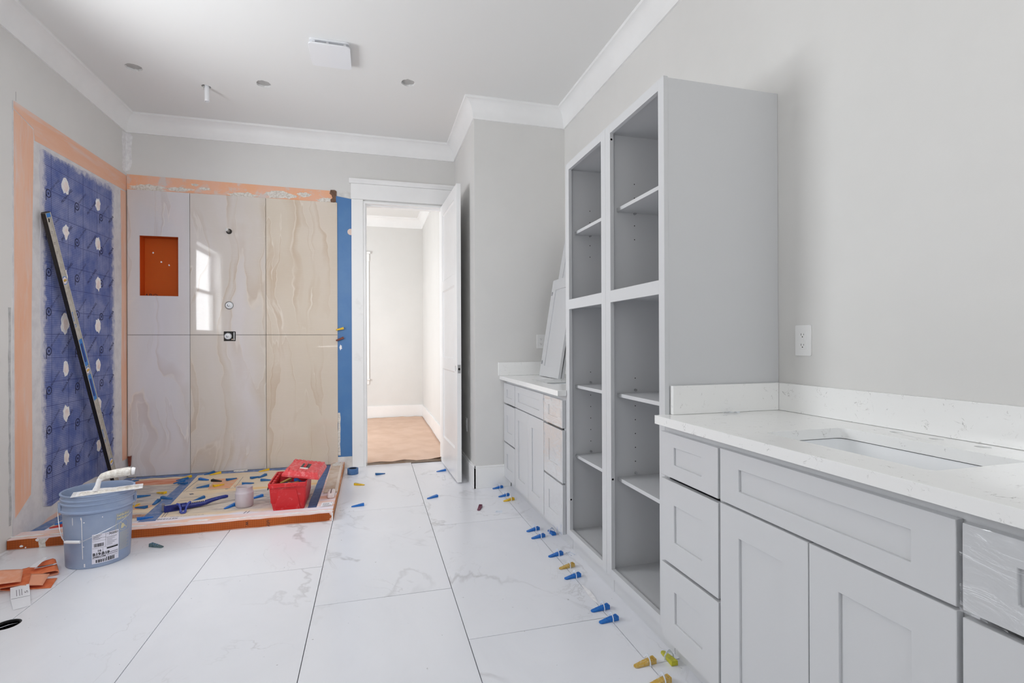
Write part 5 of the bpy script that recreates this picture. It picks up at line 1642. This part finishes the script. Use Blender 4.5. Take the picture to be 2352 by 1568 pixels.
for i in range(25):
    for j in range(5):
        u = 0.03 + 0.255 * i / 24; v = 0.008 + 0.07 * j / 4 + 0.006 * rg.uniform(-1, 1)
        hgt = 0.002 + (0.009 * rg.random() if 0 < i < 24 and 0 < j < 4 else 0)
        vs.append((u, v, hgt + 0.0005))
for i in range(24):
    for j in range(4):
        a = i * 5 + j
        fs.append((a, a + 1, a + 6, a + 5))
MB().add(vs, fs).xf(trw).build('mortar_layer', M['mortar'], t, normals=False)
MB().tube([(0.075, 0.05, 0.003), (0.105, 0.05, 0.010), (0.16, 0.05, 0.008), (0.20, 0.05, 0.003)], [0.008, 0.010, 0.008, 0.006], 8).xf(trw).build('tang', M['mortar_white'], t, smooth=60)
MB().tube([(0.098, 0.05, 0.008), (0.106, 0.05, 0.035), (0.112, 0.05, 0.062), (0.132, 0.05, 0.080)], [0.017, 0.012, 0.012, 0.016], 10).xf(trw).build('shank', M['mortar_white'], t, smooth=60)
MB().tube([(0.112, 0.05, 0.070), (0.125, 0.05, 0.078), (0.15, 0.05, 0.085), (0.19, 0.05, 0.089), (0.235, 0.05, 0.091), (0.248, 0.05, 0.091)], [0.010, 0.018, 0.0205, 0.0225, 0.0235, 0.020], 14).xf(trw).build('handle', M['mortar'], t, smooth=60)
MB().tube([(0.2485, 0.05, 0.091), (0.254, 0.05, 0.091), (0.266, 0.05, 0.089)], [0.016, 0.021, 0.018], 14).xf(trw).build('end_cap', M['mortar_white'], t, smooth=60)

# ------------------------------------------------------------------ long spirit level against the blue panel
L0 = Vector((-1.975, 3.868, 2.005)); L1 = Vector((-1.925, 4.655, TZ + 0.020))
lv = (L0 - L1); ln = lv.length; lv.normalize()
lx = Vector((1, 0, 0)); lx = (lx - lv * lx.dot(lv)).normalized()      # face towards the room
ls = lv.cross(lx).normalized()
if ls.y < 0: ls = -ls                                                  # across the face, away from the camera
LM = Matrix((ls, lv, lx)).transposed().to_4x4()
LM.translation = L1
t = thing('spirit_level', 'long black-edged aluminium spirit level leaning against the blue wall panel', 'spirit level', L1)
lt = lambda p: LM @ p
w = 0.060
MB().plate([(-w / 2, 0.008), (-w / 2, -0.016), (w / 2, -0.016), (w / 2, 0.008), (w / 2 - 0.007, 0.008), (w / 2 - 0.008, 0.0035), (-w / 2 + 0.008, 0.0035), (-w / 2 + 0.007, 0.008)], [], lambda a, b, c: (a, c, b), 0.0, ln).xf(lt).build('beam', M['alu'], t)
MB().plate([(-w / 2 - 0.0012, 0.0082), (-w / 2 - 0.0012, -0.0162), (-w / 2, -0.0162), (-w / 2, 0.0082)], [], lambda a, b, c: (a, c, b), 0.002, ln - 0.001).xf(lt).build('edge', M['level_black'], t)
B(-w / 2 + 0.002, w / 2 - 0.002, ln, ln + 0.004, -0.015, 0.007).xf(lt).build('end_cap', M['level_black'], t)
B(-w / 2 + 0.012, w / 2 - 0.006, ln - 0.028, ln - 0.004, 0.0034, 0.0068).xf(lt).build('end_plug', M['level_blue'], t)
MB().plate([(-0.010, ln - 0.058), (0.002, ln - 0.060), (0.008, ln - 0.040), (-0.004, ln - 0.034)], [], pz, 0.0034, 0.0044).xf(lt).build('hang_hole', M['hole'], t)
for v in (ln - 0.44, ln - 1.095, ln - 1.865):
    rg_ = MB().plate(circ(0.0, v, 0.0275, 22), [circ(0.0, v, 0.023, 22)], pz, 0.003, 0.0062).xf(lt).build('vial_ring', M['level_blue'], t)
    MB().plate(circ(0.0, v, 0.0229, 22), [rect(-0.014, 0.014, v - 0.009, v + 0.009)], pz, 0.003, 0.0056).xf(lt).build('vial_bezel', M['foam_white'], t)
    MB().tube([(-0.013, v, 0.003), (0.013, v, 0.003)], 0.0065, 8).xf(lt).build('vial', M['vial'], t, smooth=60)
for v0, v1 in ((ln - 1.06, ln - 0.86), (ln - 1.33, ln - 1.13)):
    B(-w / 2 + 0.008, w / 2 - 0.008, v0, v1, 0.003, 0.0055).xf(lt).build('grip_frame', M['level_blue'], t)
    MB().plate(rr(-0.011, 0.011, v0 + 0.03, v1 - 0.03, 0.010), [], pz, 0.005, 0.0066).xf(lt).build('hand_hold', M['level_navy'], t)
m_ = MB().text('Empire', 0.023, Matrix.Translation((-0.010, ln - 0.69, 0.0042)) @ Matrix.Rotation(R(-90), 4, 'Z'), bold=0.0008)
m_.text('Empire', 0.023, Matrix.Translation((-0.010, ln - 1.61, 0.0042)) @ Matrix.Rotation(R(-90), 4, 'Z'), bold=0.0008)
for v in (ln - 0.755, ln - 1.675):
    m_.plate(circ(-0.008, v, 0.011, 14), [circ(-0.008, v, 0.007, 14)], pz, 0.0038, 0.0042)
m_.xf(lt).build('lettering', M['level_blue'], t, normals=False)['kind'] = 'stuff'
m_ = MB()
for v in (ln - 0.13, ln - 0.2, ln - 0.26): m_.plate(rect(-0.012, 0.0, v, v + 0.003), [], pz, 0.0036, 0.004).plate(rect(-0.008, 0.006, v + 0.009, v + 0.012), [], pz, 0.0036, 0.004)
m_.xf(lt).build('scale_mark', M['print_grey'], t, normals=False)['kind'] = 'stuff'

# ------------------------------------------------------------------ red toolbox, its lid lying askew on top
t = thing('toolbox', 'open red plastic toolbox spattered with mortar, its lid askew, on the shower tray', 'toolbox', (-0.56, 3.95, TZ + 0.002))
z0, z1 = TZ + 0.0022, 0.226
def ring(x0, x1, y0, y1, z, r): return [(x, y, z) for x, y in rr(x0, x1, y0, y1, r, 4)]
x0, x1, y0, y1 = -0.682, -0.438, 3.752, 4.10
L = [ring(x0 + 0.028, x1 - 0.018, y0 + 0.012, y1 - 0.016, z0, 0.012), ring(x0 + 0.018, x1 - 0.010, y0 + 0.006, y1 - 0.012, z0 + 0.05, 0.012), ring(x0 + 0.013, x1 - 0.008, y0 + 0.006, y1 - 0.012, z0 + 0.052, 0.012), ring(x0 + 0.006, x1 - 0.004, y0 + 0.003, y1 - 0.006, z1 - 0.032, 0.012),
     ring(x0, x1, y0 - 0.004, y1, z1 - 0.030, 0.014), ring(x0 - 0.002, x1 + 0.002, y0 - 0.006, y1 + 0.002, z1 - 0.004, 0.014), ring(x0 - 0.001, x1, y0 - 0.004, y1, z1, 0.013),
     ring(x0 + 0.008, x1 - 0.008, y0 + 0.006, y1 - 0.008, z1 - 0.001, 0.010), ring(x0 + 0.012, x1 - 0.012, y0 + 0.010, y1 - 0.012, z1 - 0.03, 0.010), ring(x0 + 0.03, x1 - 0.022, y0 + 0.018, y1 - 0.022, z0 + 0.006, 0.010)]
n = len(L[0])
m_ = MB().add([p for q_ in L for p in q_], [tuple(reversed(range(n)))] + [(i * n + k, i * n + (k + 1) % n, (i + 1) * n + (k + 1) % n, (i + 1) * n + k) for i in range(len(L) - 1) for k in range(n)] + [tuple((len(L) - 1) * n + k for k in range(n))])
m_.build('tray_body', M['toolbox'], t, smooth=35)
fp = MB().plate([(-0.648, z0 + 0.002), (-0.478, z0 + 0.002), (-0.485, z0 + 0.05), (-0.505, z1 - 0.045), (-0.618, z1 - 0.045), (-0.635, z0 + 0.05)], [], py, y0 - 0.0005, y0 + 0.012).build('front_boss', M['toolbox'], t, bevel=0.004)
MB().plate([(-0.622, z1 - 0.026), (-0.498, z1 - 0.026), (-0.502, z1 - 0.018), (-0.618, z1 - 0.018)], [], py, y0 - 0.012, y0 - 0.004).build('front_lip', M['toolbox'], t, bevel=0.002)
for k in range(5):
    yy = 3.81 + 0.06 * k
    B(x0 + 0.013, x0 + 0.030, yy - 0.013, yy + 0.013, z1 - 0.04, z1 - 0.004).build('inner_rib', M['toolbox'], t, bevel=0.003)
B(x0 - 0.005, x0 - 0.001, 3.757, 3.80, z1 - 0.042, z1 - 0.026).build('latch', M['handle_black'], t, bevel=0.001)
# mixed wedges heaped inside
rg = random.Random(17)
inside = ((-0.62, 3.86, 0.3, 'wedge_blue'), (-0.60, 3.93, 1.0, 'wedge_yellow'), (-0.55, 3.84, 2.6, 'wedge_blue'), (-0.56, 3.95, 0.2, 'wedge_tan'), (-0.51, 3.88, 1.5, 'wedge_yellow'), (-0.52, 3.99, 2.2, 'wedge_blue'), (-0.61, 4.00, 0.8, 'wedge_tan'), (-0.49, 3.83, 0.0, 'wedge_blue'), (-0.57, 3.82, 0.1, 'wedge_tan'))
for k, (x, y, a, mt) in enumerate(inside):
    col = 'blue' if 'blue' in mt else ('yellow' if 'yellow' in mt else 'stained tan')
    wedge('%s wedge in the heap inside the red toolbox' % col, (x - 0.03 * math.cos(a), y - 0.03 * math.sin(a)), (x + 0.03 * math.cos(a), y + 0.03 * math.sin(a)), 0.155 + 0.003 * k, mt, ribs=None, group='%s wedges heaped inside the red toolbox' % col)
B(-0.652, -0.466, 3.78, 4.07, 0.1, 0.152).build('wedge_fill', M['wedge_dark'], t)['kind'] = 'stuff'

LC = Vector((-0.470, 3.965, 0.262))
LR = Euler((R(1.5), R(9.0), R(-4.0))).to_matrix()
lm = lambda p: LC + LR @ p
a_, b_ = 0.122, 0.168
Lr = [[(x, y, z) for x, y in rr(-a_ + d, a_ - d, -b_ + d, b_ - d, 0.014, 4)] for d, z in ((0.0, -0.018), (-0.003, -0.016), (-0.003, -0.004), (0.002, 0.0), (0.012, 0.018), (0.022, 0.024), (0.05, 0.025))]
n = len(Lr[0])
m_ = MB().add([p for q_ in Lr for p in q_], [(i * n + k, i * n + (k + 1) % n, (i + 1) * n + (k + 1) % n, (i + 1) * n + k) for i in range(len(Lr) - 1) for k in range(n)] + [tuple((len(Lr) - 1) * n + k for k in range(n))])
m_.xf(lm)
o = t = m_.build('lid', M['toolbox_lid'], t, smooth=35)
t['label'] = 'dusty paler red ribbed lid lying askew'
sd = o.modifiers.new('thickness', 'SOLIDIFY'); sd.thickness = 0.003; sd.offset = -1
for k in range(8):
    x = -0.098 + 0.028 * k
    for s in (-1, 1):
        MB().add([(x - 0.010, s * (b_ - 0.003), 0.001), (x + 0.010, s * (b_ - 0.003), 0.001), (x + 0.009, s * (b_ - 0.018), 0.026), (x - 0.009, s * (b_ - 0.018), 0.026), (x + 0.009, s * (b_ - 0.075), 0.028), (x - 0.009, s * (b_ - 0.075), 0.028),
                  (x - 0.010, s * (b_ - 0.013), 0.001), (x + 0.010, s * (b_ - 0.013), 0.001), (x - 0.009, s * (b_ - 0.075), 0.022), (x + 0.009, s * (b_ - 0.075), 0.022)],
                 [(0, 1, 2, 3), (3, 2, 4, 5), (0, 3, 5, 8, 6), (1, 7, 9, 4, 2), (5, 4, 9, 8)]).xf(lm).build('rib', M['toolbox_lid'], t)
B(-0.030, 0.030, -0.055, 0.055, 0.0225, 0.027).xf(lm).build('handle_well', M['handle_black'], t, bevel=0.002)
MB().tube([(0.0, -0.052, 0.026), (0.0, -0.045, 0.032), (0.0, 0.0, 0.034), (0.0, 0.045, 0.032), (0.0, 0.052, 0.026)], [0.008, 0.009, 0.010, 0.009, 0.008], 8).xf(lm).build('handle', M['toolbox'], t, smooth=60)
B(-0.028, 0.026, -0.082, -0.058, 0.024, 0.0285).xf(lm).build('label_plate', M['foam_white'], t, bevel=0.001)

# ------------------------------------------------------------------ navy hand tool on the tray
# built along its own axis: pan at the left, handle to the right, a loop bracket in front of the middle
Q0 = Vector((-1.355, 3.925, TZ + 0.0022)); Q1 = Vector((-1.005, 4.055, TZ + 0.0022))
qx = (Q1 - Q0).normalized(); qy = Vector((-qx.y, qx.x, 0))
QM = Matrix((qx, qy, Vector((0, 0, 1)))).transposed().to_4x4(); QM.translation = Q0
qm = lambda p: QM @ p
t = thing('hand_scraper', 'navy blue plastic hand tool with a tray end and long handle on the tray', 'hand tool', Q0)
m_ = MB()
m_.plate([(0.0, 0.004), (0.012, 0.0), (0.13, 0.0), (0.13, 0.012), (0.016, 0.012), (0.006, 0.016)], [], pz, 0.0, 0.044)
m_.plate([(0.012, 0.0), (0.13, 0.0), (0.13, 0.06), (0.006, 0.06)], [], pz, 0.0, 0.004)
m_.xf(qm).build('pan', M['tool_blue'], t, bevel=0.0015)
MB().plate([(-0.012, 0.012), (0.0, 0.006), (0.008, 0.012), (0.004, 0.055), (-0.01, 0.06)], [], pz, 0.01, 0.05).xf(qm).build('end_flap', M['print_grey'], t, bevel=0.001)
MB().plate([(0.006, 0.002), (0.128, 0.002), (0.128, 0.014), (0.006, 0.014)], [], pz, 0.0442, 0.0462).xf(qm).build('rim', M['alu'], t)
MB().tube([(0.10, 0.006, 0.022), (0.15, 0.006, 0.020), (0.21, 0.006, 0.020), (0.245, 0.006, 0.024), (0.28, 0.008, 0.033), (0.33, 0.010, 0.040), (0.365, 0.012, 0.042), (0.38, 0.013, 0.041)], [0.020, 0.020, 0.0185, 0.017, 0.0145, 0.0125, 0.0125, 0.009], 12).xf(qm).build('handle', M['tool_blue'], t, smooth=60)
MB().plate([(0.15, 0.028), (0.235, 0.032), (0.238, 0.046), (0.15, 0.046)], [], py, -0.004, 0.014).xf(qm).build('name_plate', M['tray_grey'], t, bevel=0.001)
_d = MB()
for k in range(7):
    for zz_, h_ in ((0.0355, 0.0035), (0.0405, 0.0025)):
        _d.box(0.160 + 0.0105 * k, 0.1665 + 0.0105 * k, -0.0045, -0.004, zz_, zz_ + h_)
_d.xf(qm).build('lettering', M['print_black'], t, normals=False)['kind'] = 'stuff'
m_ = MB()
for s in (-1, 1):
    m_.tube([(0.112 + s * 0.038, 0.0, 0.044), (0.112 + s * 0.026, -0.016, 0.042), (0.108 + s * 0.016, -0.045, 0.024), (0.104 + s * 0.014, -0.082, 0.008)], [0.009, 0.008, 0.007, 0.0065], 8)
m_.plate([(0.085, -0.04), (0.125, -0.04), (0.12, -0.092), (0.104, -0.097), (0.09, -0.092)], [], pz, 0.0, 0.008)
m_.xf(qm).build('support_loop', simple('scuffed_blue_plastic', S(56, 70, 154), 0.4, col2=S(86, 100, 176), vs=60), t, smooth=50)
MB().lathe([(0.006, 0.0), (0.006, 0.0012), (0.0, 0.0012)], qm(Vector((0.106, -0.07, 0.0084))), 10).build('rivet', M['foam_white'], t)

# ------------------------------------------------------------------ jar, tape roll, things on the curb
JX, JY = -0.866, 3.935
t = thing('plastic_jar', 'cloudy plastic jar with pinkish residue in the middle of the tray', 'jar', (JX, JY, TZ + 0.0004))
jz = TZ + 0.0004
MB().lathe([(0.0, 0.0), (0.050, 0.0), (0.055, 0.005), (0.0575, 0.020), (0.0585, 0.095), (0.058, 0.102), (0.0565, 0.104), (0.053, 0.112), (0.0525, 0.134), (0.054, 0.137), (0.053, 0.139), (0.050, 0.138), (0.049, 0.112), (0.054, 0.098), (0.053, 0.020), (0.048, 0.006), (0.0, 0.005)], (JX, JY, jz), 36).build('jar_wall', M['jar'], t, smooth=40)
MB().lathe([(0.0, 0.0056), (0.046, 0.0062), (0.0522, 0.020), (0.0526, 0.040), (0.035, 0.044), (0.0, 0.047)], (JX, JY, jz), 28).build('residue', M['jar_fill'], t, smooth=50)

t = thing('tape_roll', 'roll of blue masking tape on the floor by the door casing', 'tape roll', (-0.172, 4.80, 0.0))
MB().lathe([(0.036, 0.0), (0.047, 0.0), (0.0475, 0.001), (0.0475, 0.049), (0.047, 0.05), (0.036, 0.05)], (-0.172, 4.795, 0.0008), 40, close=True).build('tape', M['tape_blue'], t, smooth=40)
MB().lathe([(0.0335, 0.0), (0.0358, 0.0), (0.0358, 0.0495), (0.0335, 0.0495)], (-0.172, 4.795, 0.001), 40, close=True).build('core', M['tape_in'], t, smooth=40)

t = thing('wood_plank', 'dusty thin board lying along the curb top beside the red toolbox', 'board', (-0.305, 4.48, CZ))
MB().plate([(-0.352, 4.015), (-0.252, 4.012), (-0.266, 4.985), (-0.362, 4.985)], [], pz, CZ - 0.0010, CZ + 0.009).build('board', M['wood'], t, bevel=0.0012)
MB().plate([(-0.275, 4.020), (-0.254, 4.020), (-0.268, 4.98), (-0.282, 4.98)], [], pz, CZ + 0.0092, CZ + 0.0105).build('edge_strip', simple('board_edge', S(220, 206, 194), 0.7), t)
MB().plate(blob(-0.312, 4.90, 0.04, 0.07, 16, 0.3, seed=14), [], pz, CZ + 0.0092, CZ + 0.0102).build('mortar_smear', M['mortar'], t)

t = thing('rubber_block', 'rounded white rubber block lying at the near end of the dusty board', 'block', (-0.292, 3.935, CZ))
Lr = []
for d, z in ((0.006, 0.0), (0.0, 0.006), (0.0, 0.030), (0.004, 0.036), (0.010, 0.038)):
    Lr.append([(x, y, CZ + 0.0098 * 0 + z - 0.001) for x, y in rr(-0.317 + d, -0.267 - d, 3.872 + d, 4.000 - d, 0.018, 5)])
n = len(Lr[0])
MB().add([p for q_ in Lr for p in q_], [tuple(reversed(range(n)))] + [(i * n + k, i * n + (k + 1) % n, (i + 1) * n + (k + 1) % n, (i + 1) * n + k) for i in range(len(Lr) - 1) for k in range(n)] + [tuple((len(Lr) - 1) * n + k for k in range(n))]).build('body', M['foam_white'], t, smooth=50)
B(-0.2925, -0.2915, 3.884, 3.990, CZ + 0.0372, CZ + 0.0378).build('seam', M['jar_fill'], t)

t = thing('paper_slip', 'small printed white slip of paper on the curb corner', 'paper slip', (-0.31, 3.735, CZ))
MB().plate([(-0.345, 3.69), (-0.270, 3.70), (-0.268, 3.785), (-0.342, 3.782)], [], pz, CZ + 0.0008, CZ + 0.0013).build('sheet', M['card_white'], t)
m_ = MB()
for k in range(6):
    m_.plate(rect(-0.330 + 0.007 * k, -0.3275 + 0.007 * k, 3.70, 3.765), [], pz, CZ + 0.0014, CZ + 0.0016)
m_.plate(rect(-0.290, -0.275, 3.706, 3.716), [], pz, CZ + 0.0014, CZ + 0.0016).plate(rect(-0.282, -0.275, 3.768, 3.776), [], pz, CZ + 0.0014, CZ + 0.0016)
m_.build('small_print', M['print_grey'], t)['kind'] = 'stuff'


# ------------------------------------------------------------------ scraps at the left front
def folded(label, pts_top, prof, name='fleece_scrap', lines=(), mat='scrap'):
    """strip of fleece folded over: prof is the (s, z) section, swept between the two end lines"""
    a0, a1, b0, b1 = (Vector((*p, 0)) for p in pts_top)   # a: left end (back, front); b: right end (back, front)
    t = thing(name, label, 'fleece scrap', ((a0 + b1) / 2), 'orange fleece scraps by the bucket')
    n = len(prof)
    vs = []
    segs = 10
    for i in range(segs + 1):
        u = i / segs
        p = a0.lerp(b0, u); q_ = a1.lerp(b1, u)
        for s, z in prof:
            r_ = p.lerp(q_, s)
            vs.append((r_.x, r_.y, z * (0.75 + 0.4 * u)))
    fs = [(i * n + k, i * n + k + 1, (i + 1) * n + k + 1, (i + 1) * n + k) for i in range(segs) for k in range(n - 1)]
    o = MB().add(vs, fs).build('sheet', M[mat], t, smooth=70, normals=False)
    o.data.materials.append(M['scrap_in'])
    sd = o.modifiers.new('thickness', 'SOLIDIFY'); sd.thickness = 0.0016; sd.offset = 0
    sd.material_offset = 1
    return t


# each scrap is swept from its front edge to its back edge; the fold lies at one end
SR = [(0.02, 0.002), (0.5, 0.002), (0.85, 0.003), (0.97, 0.008), (1.0, 0.018), (0.98, 0.028), (0.90, 0.034), (0.7, 0.030), (0.4, 0.016), (0.1, 0.008), (0.0, 0.007)]
SL = [(1.0, 0.003), (0.6, 0.003), (0.15, 0.004), (0.03, 0.009), (0.0, 0.016), (0.03, 0.025), (0.15, 0.030), (0.45, 0.030), (0.75, 0.026), (0.84, 0.024)]
folded('orange fleece scrap folded over nearest the bucket, its dark inside showing', ((-1.715, 3.095), (-1.545, 3.120), (-1.760, 3.235), (-1.628, 3.262)), SR)
folded('flat wide orange fleece scrap with printed lines in the middle of the pile', ((-1.715, 2.985), (-1.500, 2.962), (-1.735, 3.085), (-1.530, 3.075)), SL)
folded('orange fleece scrap on top of the pile, cut off by the left edge', ((-1.770, 2.945), (-1.600, 2.985), (-1.840, 3.075), (-1.640, 3.078)), [(s_, z_ + 0.031) for s_, z_ in SL])
t = thing('paper_strip', 'small white paper strip with print sticking up from the orange scraps', 'paper strip', (-1.68, 3.22, 0.02))
MB().add([(-1.700, 3.175, 0.034), (-1.662, 3.160, 0.036), (-1.652, 3.235, 0.058), (-1.676, 3.245, 0.054)], [(0, 1, 2, 3)]).build('strip', M['card_white'], t, normals=False)
MB().add([(-1.668, 3.150, 0.0335), (-1.590, 3.175, 0.0355), (-1.585, 3.195, 0.0365), (-1.662, 3.168, 0.0345)], [(0, 1, 2, 3)]).build('sticker', M['card_white'], t, normals=False)
for k in range(2):
    MB().add([(-1.66 + 0.004 * k, 3.156 + 0.008 * k, 0.0350), (-1.60, 3.176 + 0.007 * k, 0.0366), (-1.60, 3.179 + 0.007 * k, 0.0367), (-1.66, 3.160 + 0.008 * k, 0.0352)], [(0, 1, 2, 3)]).build('small_print', M['print_black'], t, normals=False)['kind'] = 'stuff'
t = thing('cardboard_tag', 'white printed card tag lying before the orange fleece scraps', 'card tag', (-1.565, 2.87, 0.0))
MB().add([(-1.662, 2.965, 0.022), (-1.598, 2.985, 0.024), (-1.535, 2.875, 0.010), (-1.600, 2.858, 0.008)], [(0, 1, 2, 3)]).add([(-1.600, 2.858, 0.008), (-1.535, 2.875, 0.010), (-1.488, 2.790, 0.0012), (-1.538, 2.762, 0.0012)], [(0, 1, 2, 3)]).build('card', M['card_white'], t, normals=False)
cm = Matrix(((0.50, 0.86, 0.0), (-0.86, 0.50, 0.0), (-0.11, 0.06, 1.0))).to_4x4()
def tagpt(u, v):            # u across (0..1), v along (0..1) of the upper half
    a = Vector((-1.662, 2.965, 0.022)).lerp(Vector((-1.598, 2.985, 0.024)), u)
    b = Vector((-1.600, 2.858, 0.008)).lerp(Vector((-1.535, 2.875, 0.010)), u)
    return a.lerp(b, v) + Vector((0, 0, 0.0006))
m_ = MB()
src = MB().text('5', 1.0, Matrix.Identity(4))
m_.add([tagpt(0.82 - 0.26 * p[1], 0.60 - 0.5 * p[0]) for p in src.v], src.f)
for uu in (0.3, 0.45, 0.57):
    m_.add([tagpt(uu, 0.3), tagpt(uu + 0.03, 0.3), tagpt(uu + 0.03, 0.82), tagpt(uu, 0.82)], [(0, 1, 2, 3)])
m_.add([tagpt(0.02, 0.95), tagpt(0.98, 0.95), tagpt(0.98, 0.975), tagpt(0.02, 0.975)], [(0, 1, 2, 3)])
m_.build('small_print', M['print_grey'], t, normals=False)['kind'] = 'stuff'

t = thing('drain_opening', 'black drain pipe opening cut into the floor at the left edge', 'drain', (DRX, DRY, 0.0))
MB().lathe([(DRR - 0.002, -0.0012), (DRR - 0.006, -0.0012), (DRR - 0.007, -0.0095), (DRR - 0.002, -0.0095)], (DRX, DRY, 0), 28, close=True).build('pipe_rim', M['wedge_black'], t, smooth=40)
MB().lathe([(DRR - 0.007, -0.0092), (0, -0.0092)], (DRX, DRY, 0), 28).build('pipe_bore', M['hole'], t)
MB().add([(DRX - 0.03, DRY - 0.02, -0.008), (DRX + 0.005, DRY + 0.004, -0.005), (DRX + 0.03, DRY + 0.016, -0.006), (DRX + 0.026, DRY + 0.020, -0.0075), (DRX, DRY + 0.010, -0.006), (DRX - 0.03, DRY - 0.012, -0.008)], [(0, 1, 4, 5), (1, 2, 3, 4)]).build('film_scrap', M['clip'], t, normals=False)
t = thing('rubber_plug', 'small dark rubber plug at the left edge beside the orange scraps', 'plug', (-1.822, 3.16, 0.0))
MB().lathe([(0.016, 0.0), (0.020, 0.003), (0.020, 0.028), (0.015, 0.034), (0.0, 0.034)], (-1.822, 3.16, 0.0006), 16).build('body', M['wedge_black'], t, smooth=40)
MB().lathe([(0.008, 0.0), (0.008, 0.004), (0.0, 0.005)], (-1.822, 3.16, 0.0348), 10).build('knob', M['wedge_black'], t, smooth=40)

# ------------------------------------------------------------------ bits on the floor and worktop
t = thing('tape_strip', 'torn white strip lying along the floor joint before the tall cabinets', 'strip', (0.98, 2.2, 0.0))
MB().add([(0.972, 2.292, 0.0012), (0.979, 2.29, 0.0012), (0.966, 2.235, 0.004), (0.985, 2.23, 0.007), (0.962, 2.17, 0.003), (0.984, 2.165, 0.006), (0.971, 2.118, 0.0012), (0.978, 2.115, 0.0012)], [(0, 1, 3, 2), (2, 3, 5, 4), (4, 5, 7, 6)]).build('strip', M['mortar_white'], t, normals=False)
for lab_, x, y, a in (('pair of snapped-off clear clip legs on the tile before the left tall cabinet', 1.058, 2.647, 0.3), ('small clear snapped clip on the floor before the far vanity', 0.845, 3.44, 1.2)):
    t = thing('snapped_clip', lab_, 'clip', (x, y, 0.0))
    for s in (-1, 1):
        MB().obox((x + s * 0.012 * math.cos(a), y + s * 0.012 * math.sin(a), 0.0022), (0.006, 0.045, 0.003), Matrix.Rotation(a, 3, 'Z')).build('leg', M['clip'], t)
    MB().obox((x + 0.02 * math.sin(-a), y + 0.02 * math.cos(a), 0.0022), (0.028, 0.006, 0.003), Matrix.Rotation(a, 3, 'Z')).build('bridge', M['clip'], t)
t = thing('plastic_scrap', 'crumpled clear plastic scrap on the worktop by the tall cabinet', 'plastic scrap', (1.315, 1.655, CT))
rg = random.Random(2)
vs = [(1.285 + 0.011 * i, 1.642 + 0.006 * j, CT + 0.001 + 0.006 * rg.random()) for i in range(7) for j in range(4)]
fs = [(i * 4 + j, i * 4 + j + 1, (i + 1) * 4 + j + 1, (i + 1) * 4 + j) for i in range(6) for j in range(3)]
MB().add(vs, fs).build('sheet', M['clip'], t, smooth=180, normals=False)
